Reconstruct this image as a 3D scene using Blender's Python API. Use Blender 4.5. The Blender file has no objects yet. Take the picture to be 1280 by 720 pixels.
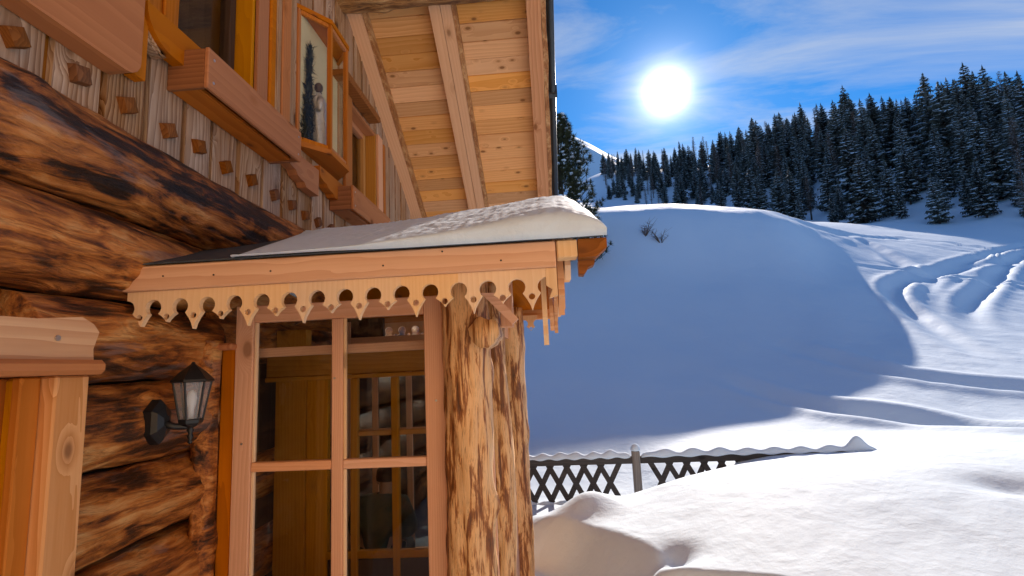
import bpy, bmesh, math, random
import numpy as np
from mathutils import Vector, Matrix, noise as mnoise
R = math.radians
S = bpy.context.scene
COL = S.collection

# ------------------------------------------------------------------ camera
F_PX, VPX, VPY, ROLL = 655.0, 688.0, 456.0, -0.047       # measured from the house's straight edges
def _d(x, y): return Vector(((x - 640) / F_PX, (360 - y) / F_PX, -1.0))
_Y = _d(VPX, VPY).normalized()
_Z = _d(VPX + 1000, VPY + 1000 * ROLL).cross(_Y).normalized()
_X = _Y.cross(_Z)
CAMROT = Matrix((_X, _Y, _Z))                            # camera axes expressed in the world
cd = bpy.data.cameras.new('camera'); cam = bpy.data.objects.new('camera', cd); COL.objects.link(cam)
cam.matrix_world = CAMROT.to_4x4()
cd.sensor_width = 36; cd.lens = F_PX / 1280 * 36; cd.clip_start = 0.05; cd.clip_end = 9000
S.camera = cam
# ------------------------------------------------------------------ sun, sky, exposure
SUN = Vector((0.2245, 0.8615, 0.4555)).normalized()
EL = math.asin(SUN.z); AZ = math.atan2(SUN.x, SUN.y)
ld = bpy.data.lights.new('sun', 'SUN'); ld.energy = 4.9; ld.angle = R(0.5); ld.color = (1.0, .87, .75)
sun = bpy.data.objects.new('sun', ld); COL.objects.link(sun)
sun.rotation_euler = SUN.to_track_quat('Z', 'Y').to_euler()
W = bpy.data.worlds.new('World'); S.world = W; W.use_nodes = True
S.view_settings.view_transform = 'Standard'; S.view_settings.look = 'None'
S.view_settings.exposure = 0.72; S.view_settings.gamma = 1.0
S.cycles.max_bounces = 8; S.cycles.transparent_max_bounces = 24; S.cycles.use_denoising = True
S.cycles.diffuse_bounces = 5

class NT:
    """tiny node-tree writer"""
    def __init__(s, tree): s.t = tree; s.n = tree.nodes; s.l = tree.links
    def N(s, typ, ins=None, **props):
        n = s.n.new(typ)
        for k, v in props.items(): setattr(n, k, v)
        for k, v in (ins or {}).items():
            sock = n.inputs[k]
            if hasattr(v, 'links'): s.l.new(v, sock)
            else: sock.default_value = v
        return n
    def math(s, op, a, b=0.0, c=None, clamp=False):
        ins = {0: a, 1: b}
        if c is not None: ins[2] = c
        return s.N('ShaderNodeMath', ins, operation=op, use_clamp=clamp).outputs[0]
    def vmath(s, op, a, b=None):
        ins = {0: a}
        if b is not None: ins[1] = b
        return s.N('ShaderNodeVectorMath', ins, operation=op)
    def ramp(s, fac, stops, interp='LINEAR'):
        n = s.N('ShaderNodeValToRGB', {0: fac}); e = n.color_ramp; e.interpolation = interp
        while len(e.elements) < len(stops): e.elements.new(0.5)
        for el, (p, c) in zip(e.elements, stops):
            el.position = p; el.color = (*c, 1) if len(c) == 3 else c
        return n.outputs[0]
    def mix(s, fac, a, b, blend='MIX'):
        n = s.N('ShaderNodeMix', data_type='RGBA', blend_type=blend)
        for i, v in ((0, fac), (6, a), (7, b)):
            if hasattr(v, 'links'): s.l.new(v, n.inputs[i])
            else: n.inputs[i].default_value = v if i == 0 else ((*v, 1) if len(v) == 3 else v)
        return n.outputs[2]
    def noise(s, vec, scale, detail=4, rough=.55, dist=0.0):
        return s.N('ShaderNodeTexNoise', {'Vector': vec, 'Scale': scale, 'Detail': detail, 'Roughness': rough, 'Distortion': dist}).outputs[0]

def sky():
    t = NT(W.node_tree); t.n.clear()
    tex = t.N('ShaderNodeTexSky', sky_type='NISHITA', sun_disc=False, sun_elevation=EL, sun_rotation=AZ,
              altitude=1600, air_density=1.0, dust_density=0.25, ozone_density=1.6)
    co = t.N('ShaderNodeTexCoord').outputs['Generated']
    dot = t.vmath('DOT_PRODUCT', co, tuple(SUN)).outputs['Value']
    ang = t.math('ARCCOSINE', t.math('MINIMUM', dot, 1.0))
    # thin cirrus: noise on the direction flattened onto a high layer
    sep = t.N('ShaderNodeSeparateXYZ', {0: co})
    zz = t.math('MAXIMUM', sep.outputs[2], .06)
    pl = t.N('ShaderNodeCombineXYZ', {0: t.math('DIVIDE', sep.outputs[0], zz), 1: t.math('DIVIDE', sep.outputs[1], zz), 2: 0.0}).outputs[0]
    mp = t.N('ShaderNodeMapping', {'Vector': pl, 'Rotation': (0, 0, R(-38)), 'Scale': (.55, 1.7, 1), 'Location': (.35, .4, 0)}).outputs[0]
    n1 = t.noise(mp, 1.1, 9, .62, .5)
    n2 = t.noise(pl, .55, 2, .5, 0)
    m = t.math('MULTIPLY', t.ramp(n1, [(.42, (0, 0, 0)), (.72, (1, 1, 1))]), t.ramp(n2, [(.36, (0, 0, 0)), (.58, (1, 1, 1))]))
    m = t.math('MULTIPLY', m, .9)
    skyc = t.mix(1.0, tex.outputs[0], (.22, .86, 1.46), 'MULTIPLY')
    c = t.mix(m, skyc, (7.0, 7.3, 7.6))
    # aureole of the low winter sun
    gl = t.math('DIVIDE', 85.0, t.math('ADD', 1.0, t.math('POWER', t.math('DIVIDE', ang, .0175), 2.6)))
    glc = t.mix(1.0, (1.0, .97, .92), t.N('ShaderNodeCombineColor', {0: gl, 1: gl, 2: gl}).outputs[0], 'MULTIPLY')
    c = t.mix(1.0, c, glc, 'ADD')
    bg = t.N('ShaderNodeBackground', {'Color': c, 'Strength': .060})
    out = t.N('ShaderNodeOutputWorld', {0: bg.outputs[0]})
sky()

# ------------------------------------------------------------------ materials
MATS = {}
def newmat(name):
    m = bpy.data.materials.new(name); m.use_nodes = True
    t = NT(m.node_tree); t.n.clear(); MATS[name] = m
    return m, t
def finish(t, color, rough=.6, bump=None, bstr=.3, bdist=.02, metal=0.0, spec=.3, **extra):
    p = t.N('ShaderNodeBsdfPrincipled')
    def put(k, v):
        if hasattr(v, 'links'): t.l.new(v, p.inputs[k])
        else: p.inputs[k].default_value = (*v, 1) if isinstance(v, tuple) and len(v) == 3 else v
    put('Base Color', color); put('Roughness', rough); put('Metallic', metal); put('Specular IOR Level', spec)
    for k, v in extra.items(): put(k, v)
    if bump is not None:
        b = t.N('ShaderNodeBump', {'Height': bump, 'Strength': bstr, 'Distance': bdist})
        t.l.new(b.outputs[0], p.inputs['Normal'])
    t.N('ShaderNodeOutputMaterial', {0: p.outputs[0]})
    return p
def coords(t, amt=1.0):
    """object coordinates shifted by a random amount per object, so alike boards differ"""
    co = t.N('ShaderNodeTexCoord').outputs['Object']
    rnd = t.N('ShaderNodeObjectInfo').outputs['Random']
    off = t.N('ShaderNodeCombineXYZ', {0: t.math('MULTIPLY', t.math('SINE', t.math('MULTIPLY', rnd, 91.7)), amt),
                                       1: t.math('MULTIPLY', t.math('SINE', t.math('MULTIPLY', rnd, 57.3)), amt),
                                       2: t.math('MULTIPLY', t.math('SINE', t.math('MULTIPLY', rnd, 33.1)), amt)}).outputs[0]
    return t.vmath('ADD', co, off).outputs[0], rnd
def wood(name, light, dark, axis='Y', ring=13, knots=.5, vary=.25, rough=.55, wash=None, bstr=.25, contrast=1.0, pitch=0.0, gdist=3.0, knotcol=None, kscale=4.3):
    m, t = newmat(name)
    co, rnd = coords(t, .6)
    if pitch: co = t.N('ShaderNodeMapping', {'Vector': co, 'Rotation': (pitch, 0, 0)}).outputs[0]
    k = .10
    sc = {'X': (k, 1, 1), 'Y': (1, k, 1), 'Z': (1, 1, k)}[axis]
    st = t.N('ShaderNodeMapping', {'Vector': co, 'Scale': sc}).outputs[0]
    warp = t.N('ShaderNodeTexNoise', {'Vector': st, 'Scale': 2.2, 'Detail': 2.0}).outputs[1]
    st2 = t.vmath('ADD', st, t.vmath('MULTIPLY', t.vmath('SUBTRACT', warp, (.5, .5, .5)).outputs[0], (.28, .28, .28)).outputs[0]).outputs[0]
    # knots: sparse cells, grain bends round them
    ks = {'X': (.55, 1, 1), 'Y': (1, .55, 1), 'Z': (1, 1, .55)}[axis]
    kco = t.N('ShaderNodeMapping', {'Vector': co, 'Scale': ks}).outputs[0]
    vor = t.N('ShaderNodeTexVoronoi', {'Vector': kco, 'Scale': kscale, 'Randomness': 1.0})
    kd = vor.outputs['Distance']
    kr = t.N('ShaderNodeSeparateColor', {0: vor.outputs['Color']}).outputs[0]
    gate = t.math('LESS_THAN', kr, knots)
    bend = t.math('MULTIPLY', t.math('MULTIPLY', t.ramp(kd, [(0, (1, 1, 1)), (.42, (0, 0, 0))], 'EASE'), gate), .07)
    st3 = t.vmath('ADD', st2, t.N('ShaderNodeCombineXYZ', {0: bend, 1: bend, 2: bend}).outputs[0]).outputs[0]
    wv = t.N('ShaderNodeTexWave', {'Vector': st3, 'Scale': ring, 'Distortion': gdist, 'Detail': 3.0, 'Detail Scale': 1.4, 'Detail Roughness': .6},
             wave_type='RINGS', rings_direction=axis, wave_profile='SAW').outputs[1]
    fine = t.noise(t.N('ShaderNodeMapping', {'Vector': co, 'Scale': tuple(.02 / k * s_ * 60 if s_ == k else 60 for s_ in sc)}).outputs[0], 1.6, 3, .6)
    g = t.math('ADD', t.math('MULTIPLY', wv, .7), t.math('MULTIPLY', fine, .5))
    g = t.math('MULTIPLY_ADD', t.math('SUBTRACT', g, .55), contrast, .5, clamp=True)
    col = t.mix(g, light, dark)
    big = t.noise(st, 1.7, 3, .5)
    col = t.mix(t.ramp(big, [(.35, (0, 0, 0)), (.7, (.55, .55, .55))]), col, tuple(a * .72 + b * .28 * .9 for a, b in zip(light, dark)), 'MIX')
    if wash:
        wn = t.noise(st, 5.5, 6, .65, .4)
        col = t.mix(t.math('MULTIPLY', t.ramp(wn, [(.33, (0, 0, 0)), (.62, (1, 1, 1))]), t.math('SUBTRACT', 1.0, t.math('MULTIPLY', g, .75))), col, wash)
    val = t.math('MULTIPLY_ADD', rnd, vary * 2, 1 - vary)
    hs = t.N('ShaderNodeHueSaturation', {'Color': col, 'Value': val, 'Saturation': t.math('MULTIPLY_ADD', t.math('FRACT', t.math('MULTIPLY', rnd, 17.0)), .25, .88)}).outputs[0]
    kn = t.math('MULTIPLY', t.ramp(kd, [(.09, (1, 1, 1)), (.165, (0, 0, 0))], 'EASE'), gate)
    hs = t.mix(t.math('MULTIPLY', kn, .85), hs, knotcol or tuple(c * .35 for c in dark))
    halo = t.math('MULTIPLY', t.ramp(kd, [(.14, (1, 1, 1)), (.3, (0, 0, 0))], 'EASE'), gate)
    hs = t.mix(t.math('MULTIPLY', halo, .35), hs, tuple(c * .8 for c in dark))
    finish(t, hs, min(.9, rough + .15), t.math('MULTIPLY_ADD', kn, .4, t.math('SUBTRACT', 1.0, g)), bstr, .004, spec=.14)
    return m
def barkmat(name, axis, stops, patch=1.0, bstr=.8, bdist=.02, grey=.0, seed=0.0, sy=.36):
    m, t = newmat(name)
    co, rnd = coords(t, 5.0)
    sc = {'X': (sy, 1, 1), 'Y': (1, sy, 1), 'Z': (1, 1, sy)}[axis]
    st = t.N('ShaderNodeMapping', {'Vector': co, 'Scale': sc, 'Location': (seed, seed * .7, seed * 1.3)}).outputs[0]
    s2 = {'X': (.06, 1, 1), 'Y': (1, .06, 1), 'Z': (1, 1, .06)}[axis]
    bw = t.N('ShaderNodeTexNoise', {'Vector': st, 'Scale': 3.0, 'Detail': 3.0}).outputs[1]
    sk = t.vmath('ADD', t.N('ShaderNodeMapping', {'Vector': co, 'Scale': s2}).outputs[0], t.vmath('MULTIPLY', bw, (.22, .22, .22)).outputs[0]).outputs[0]
    n1 = t.noise(st, 4.6 * patch, 7, .6, .8)
    n2 = t.noise(sk, 15 * patch, 7, .66, .3)
    n3 = t.noise(sk, 60 * patch, 4, .7, .2)
    f = t.math('ADD', t.math('MULTIPLY', n1, .56), t.math('MULTIPLY', n2, .50))
    col = t.ramp(f, stops)
    if grey:
        n4 = t.noise(st, 3.3, 5, .6, 1.2)
        col = t.mix(t.math('MULTIPLY', t.ramp(n4, [(.58, (0, 0, 0)), (.64, (1, 1, 1))]), grey), col, (.23, .20, .20))
    # growth whorls round branch stubs
    vor = t.N('ShaderNodeTexVoronoi', {'Vector': t.vmath('ADD', st, t.vmath('MULTIPLY', t.N('ShaderNodeTexNoise', {'Vector': st, 'Scale': 6.0}).outputs[1], (.12, .12, .12)).outputs[0]).outputs[0], 'Scale': 2.3})
    d = vor.outputs['Distance']
    rg = t.math('MULTIPLY_ADD', t.math('SINE', t.math('MULTIPLY', d, 130.0)), .5, .5)
    near = t.ramp(d, [(.10, (1, 1, 1)), (.24, (0, 0, 0))])
    col = t.mix(t.math('MULTIPLY', t.math('MULTIPLY', rg, near), .45), col, (.34, .17, .07))
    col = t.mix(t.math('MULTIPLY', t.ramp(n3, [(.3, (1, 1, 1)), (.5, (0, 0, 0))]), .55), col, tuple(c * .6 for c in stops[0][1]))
    h = t.math('ADD', t.math('ADD', f, t.math('MULTIPLY', n3, .35)), t.math('MULTIPLY', t.math('MULTIPLY', rg, near), .12))
    finish(t, col, t.math('MULTIPLY_ADD', n2, .5, .25), h, bstr, bdist, spec=.4)
    return m
PITCH = math.atan(.6)
M_fascia = wood('pine_fascia', (.80, .46, .25), (.60, .27, .12), 'X', 6, .5, .06, kscale=3.6, contrast=1.2, gdist=4.5)
M_bounce = wood('bounce_pine', (.80, .58, .36), (.66, .46, .25), 'X', 9, .25, .06)  # boards of the added chalet, toned for the light they bounce
M_valance = wood('pine_valance', (.86, .60, .36), (.74, .46, .24), 'Z', 12, .06, .07, contrast=.8)
M_frame = wood('pine_window_frame', (.80, .46, .29), (.64, .31, .165), 'Z', 20, .08, .06)
M_frameX = wood('pine_window_rail', (.80, .46, .29), (.64, .31, .165), 'X', 20, .08, .06)
M_soffit = wood('pine_soffit', (.82, .46, .20), (.58, .26, .085), 'X', 7, .85, .20, gdist=4.0, contrast=.9, knotcol=(.09, .03, .012), kscale=7.0)
M_rafter = wood('hewn_rafter', (.78, .47, .27), (.60, .30, .14), 'Y', 7, .45, .08, pitch=PITCH, contrast=.8)
M_barge = wood('barge_pine', (.68, .33, .14), (.44, .16, .05), 'Y', 6, .4, .06, pitch=PITCH)
M_clad = wood('washed_cladding', (.44, .24, .11), (.15, .055, .016), 'Z', 15, .55, .10, wash=(.60, .44, .31), bstr=.6, gdist=5.0, contrast=1.35)
M_batten = wood('brown_batten', (.30, .13, .04), (.17, .06, .018), 'Z', 14, .1, .1)
M_box = wood('oiled_box', (.54, .195, .045), (.36, .105, .02), 'Y', 4, .5, .08, rough=.5, gdist=6.0, contrast=.7, kscale=5.5)
M_boxX = wood('oiled_box_end', (.34, .13, .045), (.17, .055, .015), 'X', 8, .5, .08, rough=.4)
M_peg = wood('oak_peg', (.26, .105, .035), (.10, .032, .010), 'Z', 24, .1, .2)
M_yellow = wood('yellow_pine', (.58, .26, .028), (.44, .165, .012), 'Z', 12, .2, .08, rough=.4)
M_amber = wood('amber_casing', (.52, .19, .05), (.34, .105, .022), 'Z', 10, .25, .12, rough=.45)
M_amberY = wood('amber_rail', (.52, .19, .05), (.34, .10, .022), 'Y', 6, .25, .12, rough=.45)
M_door = wood('door_post_pine', (.78, .45, .24), (.50, .22, .09), 'Z', 7, .5, .06, kscale=6.0, contrast=1.1, gdist=4.5)
M_doorY = wood('door_board_pine', (.74, .45, .24), (.50, .23, .10), 'Y', 5, .4, .06, gdist=5.0, kscale=5.0)
M_inner = wood('inner_pine', (.52, .25, .06), (.36, .15, .03), 'Z', 10, .4, .1)
M_innerX = wood('inner_pine_rail', (.52, .25, .06), (.36, .15, .03), 'X', 10, .4, .1)
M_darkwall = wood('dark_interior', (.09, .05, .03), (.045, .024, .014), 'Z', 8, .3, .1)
M_grey = wood('grey_fence_wood', (.085, .075, .07), (.04, .035, .034), 'X', 12, .2, .15, bstr=.5)
M_greyZ = wood('grey_post_wood', (.30, .27, .24), (.15, .13, .115), 'Z', 10, .3, .1, bstr=.5)
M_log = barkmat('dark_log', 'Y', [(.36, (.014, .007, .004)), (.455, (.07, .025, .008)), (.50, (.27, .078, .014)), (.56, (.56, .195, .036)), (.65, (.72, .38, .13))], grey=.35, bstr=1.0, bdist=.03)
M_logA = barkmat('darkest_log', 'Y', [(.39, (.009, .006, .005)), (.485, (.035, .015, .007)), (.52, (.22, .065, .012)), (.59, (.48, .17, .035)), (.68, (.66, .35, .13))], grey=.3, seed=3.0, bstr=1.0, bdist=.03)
M_post = barkmat('peeled_log', 'Z', [(.38, (.09, .033, .010)), (.475, (.26, .085, .02)), (.50, (.44, .18, .05)), (.53, (.74, .41, .17)), (.68, (.82, .52, .26))], patch=2.3, bstr=.6, bdist=.012, sy=.22)
M_postX = barkmat('purlin_log', 'X', [(.30, (.03, .014, .007)), (.44, (.12, .05, .018)), (.53, (.34, .16, .05)), (.62, (.52, .30, .12)), (.75, (.62, .42, .20))], patch=1.3)
M_trim = barkmat('waney_edge', 'Y', [(.35, (.20, .07, .02)), (.5, (.36, .15, .045)), (.62, (.58, .34, .15)), (.8, (.68, .46, .26))], patch=1.6)

def snowmat():
    m, t = newmat('snow')
    co = t.N('ShaderNodeTexCoord').outputs['Object']
    n1 = t.noise(co, 7, 5, .6); n2 = t.noise(co, 95, 3, .65); n3 = t.noise(co, .6, 3, .5)
    col = t.mix(n3, (.60, .72, .835), (.65, .755, .85))
    h = t.math('ADD', t.math('MULTIPLY', n1, 1.0), t.math('ADD', t.math('MULTIPLY', n2, .22), t.math('MULTIPLY', t.noise(co, 1.7, 4, .6, .4), 2.2)))
    finish(t, col, .75, h, .32, .03, spec=.2)
    return m
M_snow = snowmat()
def plain(name, col, rough=.5, metal=0.0, var=.2, sc=20, spec=.4, bstr=.15):
    m, t = newmat(name)
    co = t.N('ShaderNodeTexCoord').outputs['Object']
    n = t.noise(co, sc, 5, .6)
    c = t.mix(n, tuple(x * (1 - var) for x in col), tuple(min(1, x * (1 + var)) for x in col))
    finish(t, c, rough, n, bstr, .005, metal, spec)
    return m
M_iron = plain('black_iron', (.012, .012, .013), .38, 0, .3, 60)
M_felt = plain('roof_felt', (.045, .052, .062), .7, 0, .6, 45, .5, .8)
M_gutter = plain('dark_gutter', (.05, .055, .06), .4, .6, .3, 10)
M_jacket = plain('green_jacket', (.03, .05, .032), .85, 0, .3, 40)
M_hat = plain('black_hat', (.012, .012, .014), .9, 0, .3, 60)
M_skin = plain('skin', (.42, .24, .17), .55, 0, .08, 30)
M_trouser = plain('dark_trousers', (.02, .022, .028), .9, 0, .3, 40)
M_robe = plain('silvery_robe', (.55, .50, .44), .4, .1, .35, 25)
M_statue = plain('carved_dark_wood', (.10, .06, .035), .5, 0, .4, 30)
M_cream = plain('cream_panel', (.66, .52, .28), .8, 0, .08, 6)
M_screw = plain('steel_screw', (.5, .48, .45), .35, .8, .1, 30)
M_trunk = plain('trunk_bark', (.055, .038, .028), .9, 0, .4, 6)
M_twig = plain('larch_twigs', (.13, .085, .06), .9, 0, .35, 2)
M_stucco = plain('dark_floor', (.12, .08, .05), .8, 0, .3, 8)

def foliage(name, a, b):
    m, t = newmat(name)
    co = t.N('ShaderNodeTexCoord').outputs['Object']
    rnd = t.N('ShaderNodeObjectInfo').outputs['Random']
    n = t.noise(co, 1.3, 4, .7)
    c = t.mix(t.ramp(n, [(.3, (0, 0, 0)), (.7, (1, 1, 1))]), a, b)
    c = t.N('ShaderNodeHueSaturation', {'Color': c, 'Value': t.math('MULTIPLY_ADD', rnd, .6, .7)}).outputs[0]
    finish(t, c, .8, spec=.15)
    return m
M_spruce = foliage('spruce_needles', (.055, .072, .070), (.105, .112, .088))
M_zirbe = foliage('stone_pine_needles', (.035, .05, .028), (.10, .105, .05))
def glass(name, tint=(1, 1, 1), rough=0.0, haze=0.0, refl=.7):
    m, t = newmat(name)
    fr = t.math('MULTIPLY', t.N('ShaderNodeFresnel', {'IOR': 1.45}).outputs[0], refl)
    fr = t.math('MULTIPLY', fr, t.math('SUBTRACT', 1.0, t.N('ShaderNodeNewGeometry').outputs['Backfacing']))
    tr = t.N('ShaderNodeBsdfTransparent', {'Color': (*tint, 1)}).outputs[0]
    gl = t.N('ShaderNodeBsdfGlossy', {'Color': (1, 1, 1, 1), 'Roughness': rough}).outputs[0]
    out = t.N('ShaderNodeMixShader', {0: fr, 1: tr, 2: gl}).outputs[0]
    if haze:
        di = t.N('ShaderNodeBsdfDiffuse', {'Color': (.8, .82, .85, 1)}).outputs[0]
        out = t.N('ShaderNodeMixShader', {0: haze, 1: out, 2: di}).outputs[0]
    t.N('ShaderNodeOutputMaterial', {0: out})
    return m
M_glass = glass('window_glass', (.88, .89, .88), refl=1.1)
M_bglass = glass('back_glass', (.27, .28, .28))
M_cglass = glass('case_glass', (.96, .97, .96))
M_lglass = glass('lantern_glass', (.85, .87, .9), .05, .18)

# ------------------------------------------------------------------ object helpers
def link(name, me, mat, parent=None, loc=None, smooth=False):
    o = bpy.data.objects.new(name, me); COL.objects.link(o)
    for mm in (mat if isinstance(mat, (list, tuple)) else [mat]):
        if mm and mm.name not in [x.name for x in me.materials if x]: me.materials.append(mm)
    if smooth: me.polygons.foreach_set('use_smooth', [True] * len(me.polygons))
    if parent: o.parent = parent
    if loc is not None: o.location = loc
    return o
def wloc(p):
    v = Vector((0, 0, 0))
    while p is not None: v = v + p.location; p = p.parent
    return v
def mesh_of(bm, name='mesh'):
    me = bpy.data.meshes.new(name); bmesh.ops.recalc_face_normals(bm, faces=bm.faces); bm.to_mesh(me); bm.free(); return me
def part(name, bm, mat, parent=None, origin=None, smooth=False, label=None):
    """bm is in world coordinates; the object's origin goes to 'origin' (default: middle of its box)"""
    vs = [v.co for v in bm.verts]
    lo = Vector((min(v[i] for v in vs) for i in range(3))); hi = Vector((max(v[i] for v in vs) for i in range(3)))
    og = Vector(origin) if origin is not None else (lo + hi) / 2
    bmesh.ops.translate(bm, verts=bm.verts, vec=-og)
    o = link(name, mesh_of(bm, name), mat, parent, smooth=smooth)
    o.location = og - wloc(parent)
    if label: o['label'] = label
    return o
def tag(o, label, cat, group=None, kind=None):
    if kind: o['kind'] = kind
    if label: o['label'] = label
    if cat: o['category'] = cat
    if group: o['group'] = group
    return o
def thing(name, label, cat, loc, group=None):
    o = bpy.data.objects.new(name, None); COL.objects.link(o); o.location = loc; o.empty_display_size = .1
    return tag(o, label, cat, group)
def box(x0, x1, y0, y1, z0, z1, bev=.004, bm=None):
    b = bm or bmesh.new()
    n0 = len(b.verts)
    r = bmesh.ops.create_cube(b, size=1)
    vs = r['verts']
    for v in vs:
        v.co = Vector(((x0 + x1) / 2 + v.co.x * (x1 - x0), (y0 + y1) / 2 + v.co.y * (y1 - y0), (z0 + z1) / 2 + v.co.z * (z1 - z0)))
    if bev:
        es = list({e for v in vs for e in v.link_edges})
        bmesh.ops.bevel(b, geom=es, offset=min(bev, .3 * min(abs(x1 - x0), abs(y1 - y0), abs(z1 - z0))), segments=1, affect='EDGES')
    return b
def prism(pts, axis, a, b_, bm=None, holes=()):
    """polygon pts extruded along axis from a to b_; pts are the two other coordinates in order (X: y,z; Y: x,z; Z: x,y)"""
    b = bm or bmesh.new()
    def P(p, w): return {'X': (w, p[0], p[1]), 'Y': (p[0], w, p[1]), 'Z': (p[0], p[1], w)}[axis]
    if holes:
        es = []
        for loop in [pts] + list(holes):
            vs = [b.verts.new(P(p, a)) for p in loop]
            es += [b.edges.new((vs[i], vs[(i + 1) % len(vs)])) for i in range(len(vs))]
        fs = [g for g in bmesh.ops.triangle_fill(b, edges=es, use_beauty=True, use_dissolve=False)['geom'] if isinstance(g, bmesh.types.BMFace)]
    else:
        vs = [b.verts.new(P(p, a)) for p in pts]
        fs = [b.faces.new(vs)]
    r = bmesh.ops.extrude_face_region(b, geom=fs)
    nv = [g for g in r['geom'] if isinstance(g, bmesh.types.BMVert)]
    d = Vector(P((0, 0), 1)) * (b_ - a)
    bmesh.ops.translate(b, verts=nv, vec=d)
    if holes or True:
        if not holes: pass
    return b
def tube(pts, rad, n=8, bm=None, cap=True, noise_=0.0, seed=0.0):
    b = bm or bmesh.new(); rings = []
    pts = [Vector(p) for p in pts]
    for i, p in enumerate(pts):
        d = (pts[min(i + 1, len(pts) - 1)] - pts[max(i - 1, 0)]).normalized()
        u = d.orthogonal().normalized() if i == 0 else (u - d * u.dot(d)).normalized()
        w = d.cross(u); r = rad[i] if isinstance(rad, (list, tuple)) else rad
        rings.append([b.verts.new(p + (u * math.cos(2 * math.pi * k / n) + w * math.sin(2 * math.pi * k / n)) * r) for k in range(n)])
    for i in range(len(rings) - 1):
        for k in range(n):
            b.faces.new((rings[i][k], rings[i][(k + 1) % n], rings[i + 1][(k + 1) % n], rings[i + 1][k]))
    if cap:
        b.faces.new(rings[0][::-1]); b.faces.new(rings[-1])
    return b
def lathe(prof, cx, cy, n=16, bm=None):
    return tube([(cx, cy, z) for r, z in prof], [r for r, z in prof], n, bm)
def rough_log(axis, a0, a1, c1, c2, rad, seed, nl=120, na=40, amp=.02, knots=6, caps=True, dense=None):
    """a hewn round log along axis; c1,c2 = centre in the two other coordinates"""
    b = bmesh.new(); rng = random.Random(seed); rings = []
    ks = [(rng.uniform(a0, a1), rng.uniform(0, 6.283), rng.uniform(.05, .085), rng.uniform(.02, .045)) for _ in range(knots)]
    off = Vector((rng.uniform(0, 50), rng.uniform(0, 50), rng.uniform(0, 50)))
    AL = [a0 + (a1 - a0) * i / nl for i in range(nl + 1)]
    if dense: AL = sorted(set([a for a in AL if not dense[0] < a < dense[1]] + list(np.linspace(max(a0, dense[0]), min(a1, dense[1]), int(45 * (min(a1, dense[1]) - max(a0, dense[0])))))))
    nl = len(AL) - 1
    for a in AL:
        ring = []
        wob1 = .025 * mnoise.noise(Vector((a * .7, seed, 0))); wob2 = .025 * mnoise.noise(Vector((a * .7, seed, 9)))
        for k in range(na):
            th = 2 * math.pi * k / na
            q = Vector((a * 1.6, math.cos(th) * 1.5, math.sin(th) * 1.5)) + off
            r = rad * (1 + .05 * mnoise.noise(Vector((a * .5, seed * 1.7, 3)))) + amp * mnoise.noise(q) + amp * .55 * mnoise.noise(q * 3.1) + amp * .5 * mnoise.noise(Vector((a * 5, math.cos(th) * 9, math.sin(th) * 9)) + off) - amp * .7 * max(0, .25 - abs(mnoise.noise(Vector((a * 2.2, math.cos(th) * 4, math.sin(th) * 4)) + off * 2)))
            for (ka, kt, ksz, kh) in ks:
                dt = (th - kt + math.pi) % (2 * math.pi) - math.pi
                d2 = ((a - ka) / 1.4) ** 2 + (dt * rad) ** 2
                r += kh * math.exp(-d2 / ksz ** 2)
            u, v = c1 + wob1 + r * math.cos(th), c2 + wob2 + r * math.sin(th)
            ring.append(b.verts.new({'X': (a, u, v), 'Y': (u, a, v), 'Z': (u, v, a)}[axis]))
        rings.append(ring)
    for i in range(nl):
        for k in range(na):
            b.faces.new((rings[i][k], rings[i][(k + 1) % na], rings[i + 1][(k + 1) % na], rings[i + 1][k]))
    if caps: b.faces.new(rings[0][::-1]); b.faces.new(rings[-1])
    return b
def children(o, pool=None): return [c for c in bpy.data.objects if c.parent == o]

# pixel of the photograph -> direction, only to set measured places down in the world
def ray(px, py):
    v = Matrix((_X, _Y, _Z)) @ _d(px, py)
    return v
def at(px, py, Y):
    v = ray(px, py); return v * (Y / v.y)

# ================================================================== terrain
def smooth(a, b, x):
    t = np.clip((x - a) / (b - a), 0, 1); return t * t * (3 - 2 * t)
def vnoise(x, y, seed=0):
    """vectorised value noise, 0..1"""
    xi = np.floor(x).astype(np.int64); yi = np.floor(y).astype(np.int64); fx = x - xi; fy = y - yi
    fx = fx * fx * fx * (fx * (6 * fx - 15) + 10); fy = fy * fy * fy * (fy * (6 * fy - 15) + 10)
    def h(a, b):
        n = (a * 374761393 + b * 668265263 + seed * 1442695041) & 0x7fffffff
        n = ((n ^ (n >> 13)) * 1274126177) & 0x7fffffff
        return ((n ^ (n >> 16)) & 0xffff) / 65535.0
    return (h(xi, yi) * (1 - fx) + h(xi + 1, yi) * fx) * (1 - fy) + (h(xi, yi + 1) * (1 - fx) + h(xi + 1, yi + 1) * fx) * fy
def fbm(x, y, o=4, seed=0):
    s = 0; a = .5; t = 0
    for i in range(o): s = s + a * vnoise(x * 2 ** i + 17.3 * i, y * 2 ** i - 9.1 * i, seed + i); t += a; a *= .5
    return s / t - .5
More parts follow.
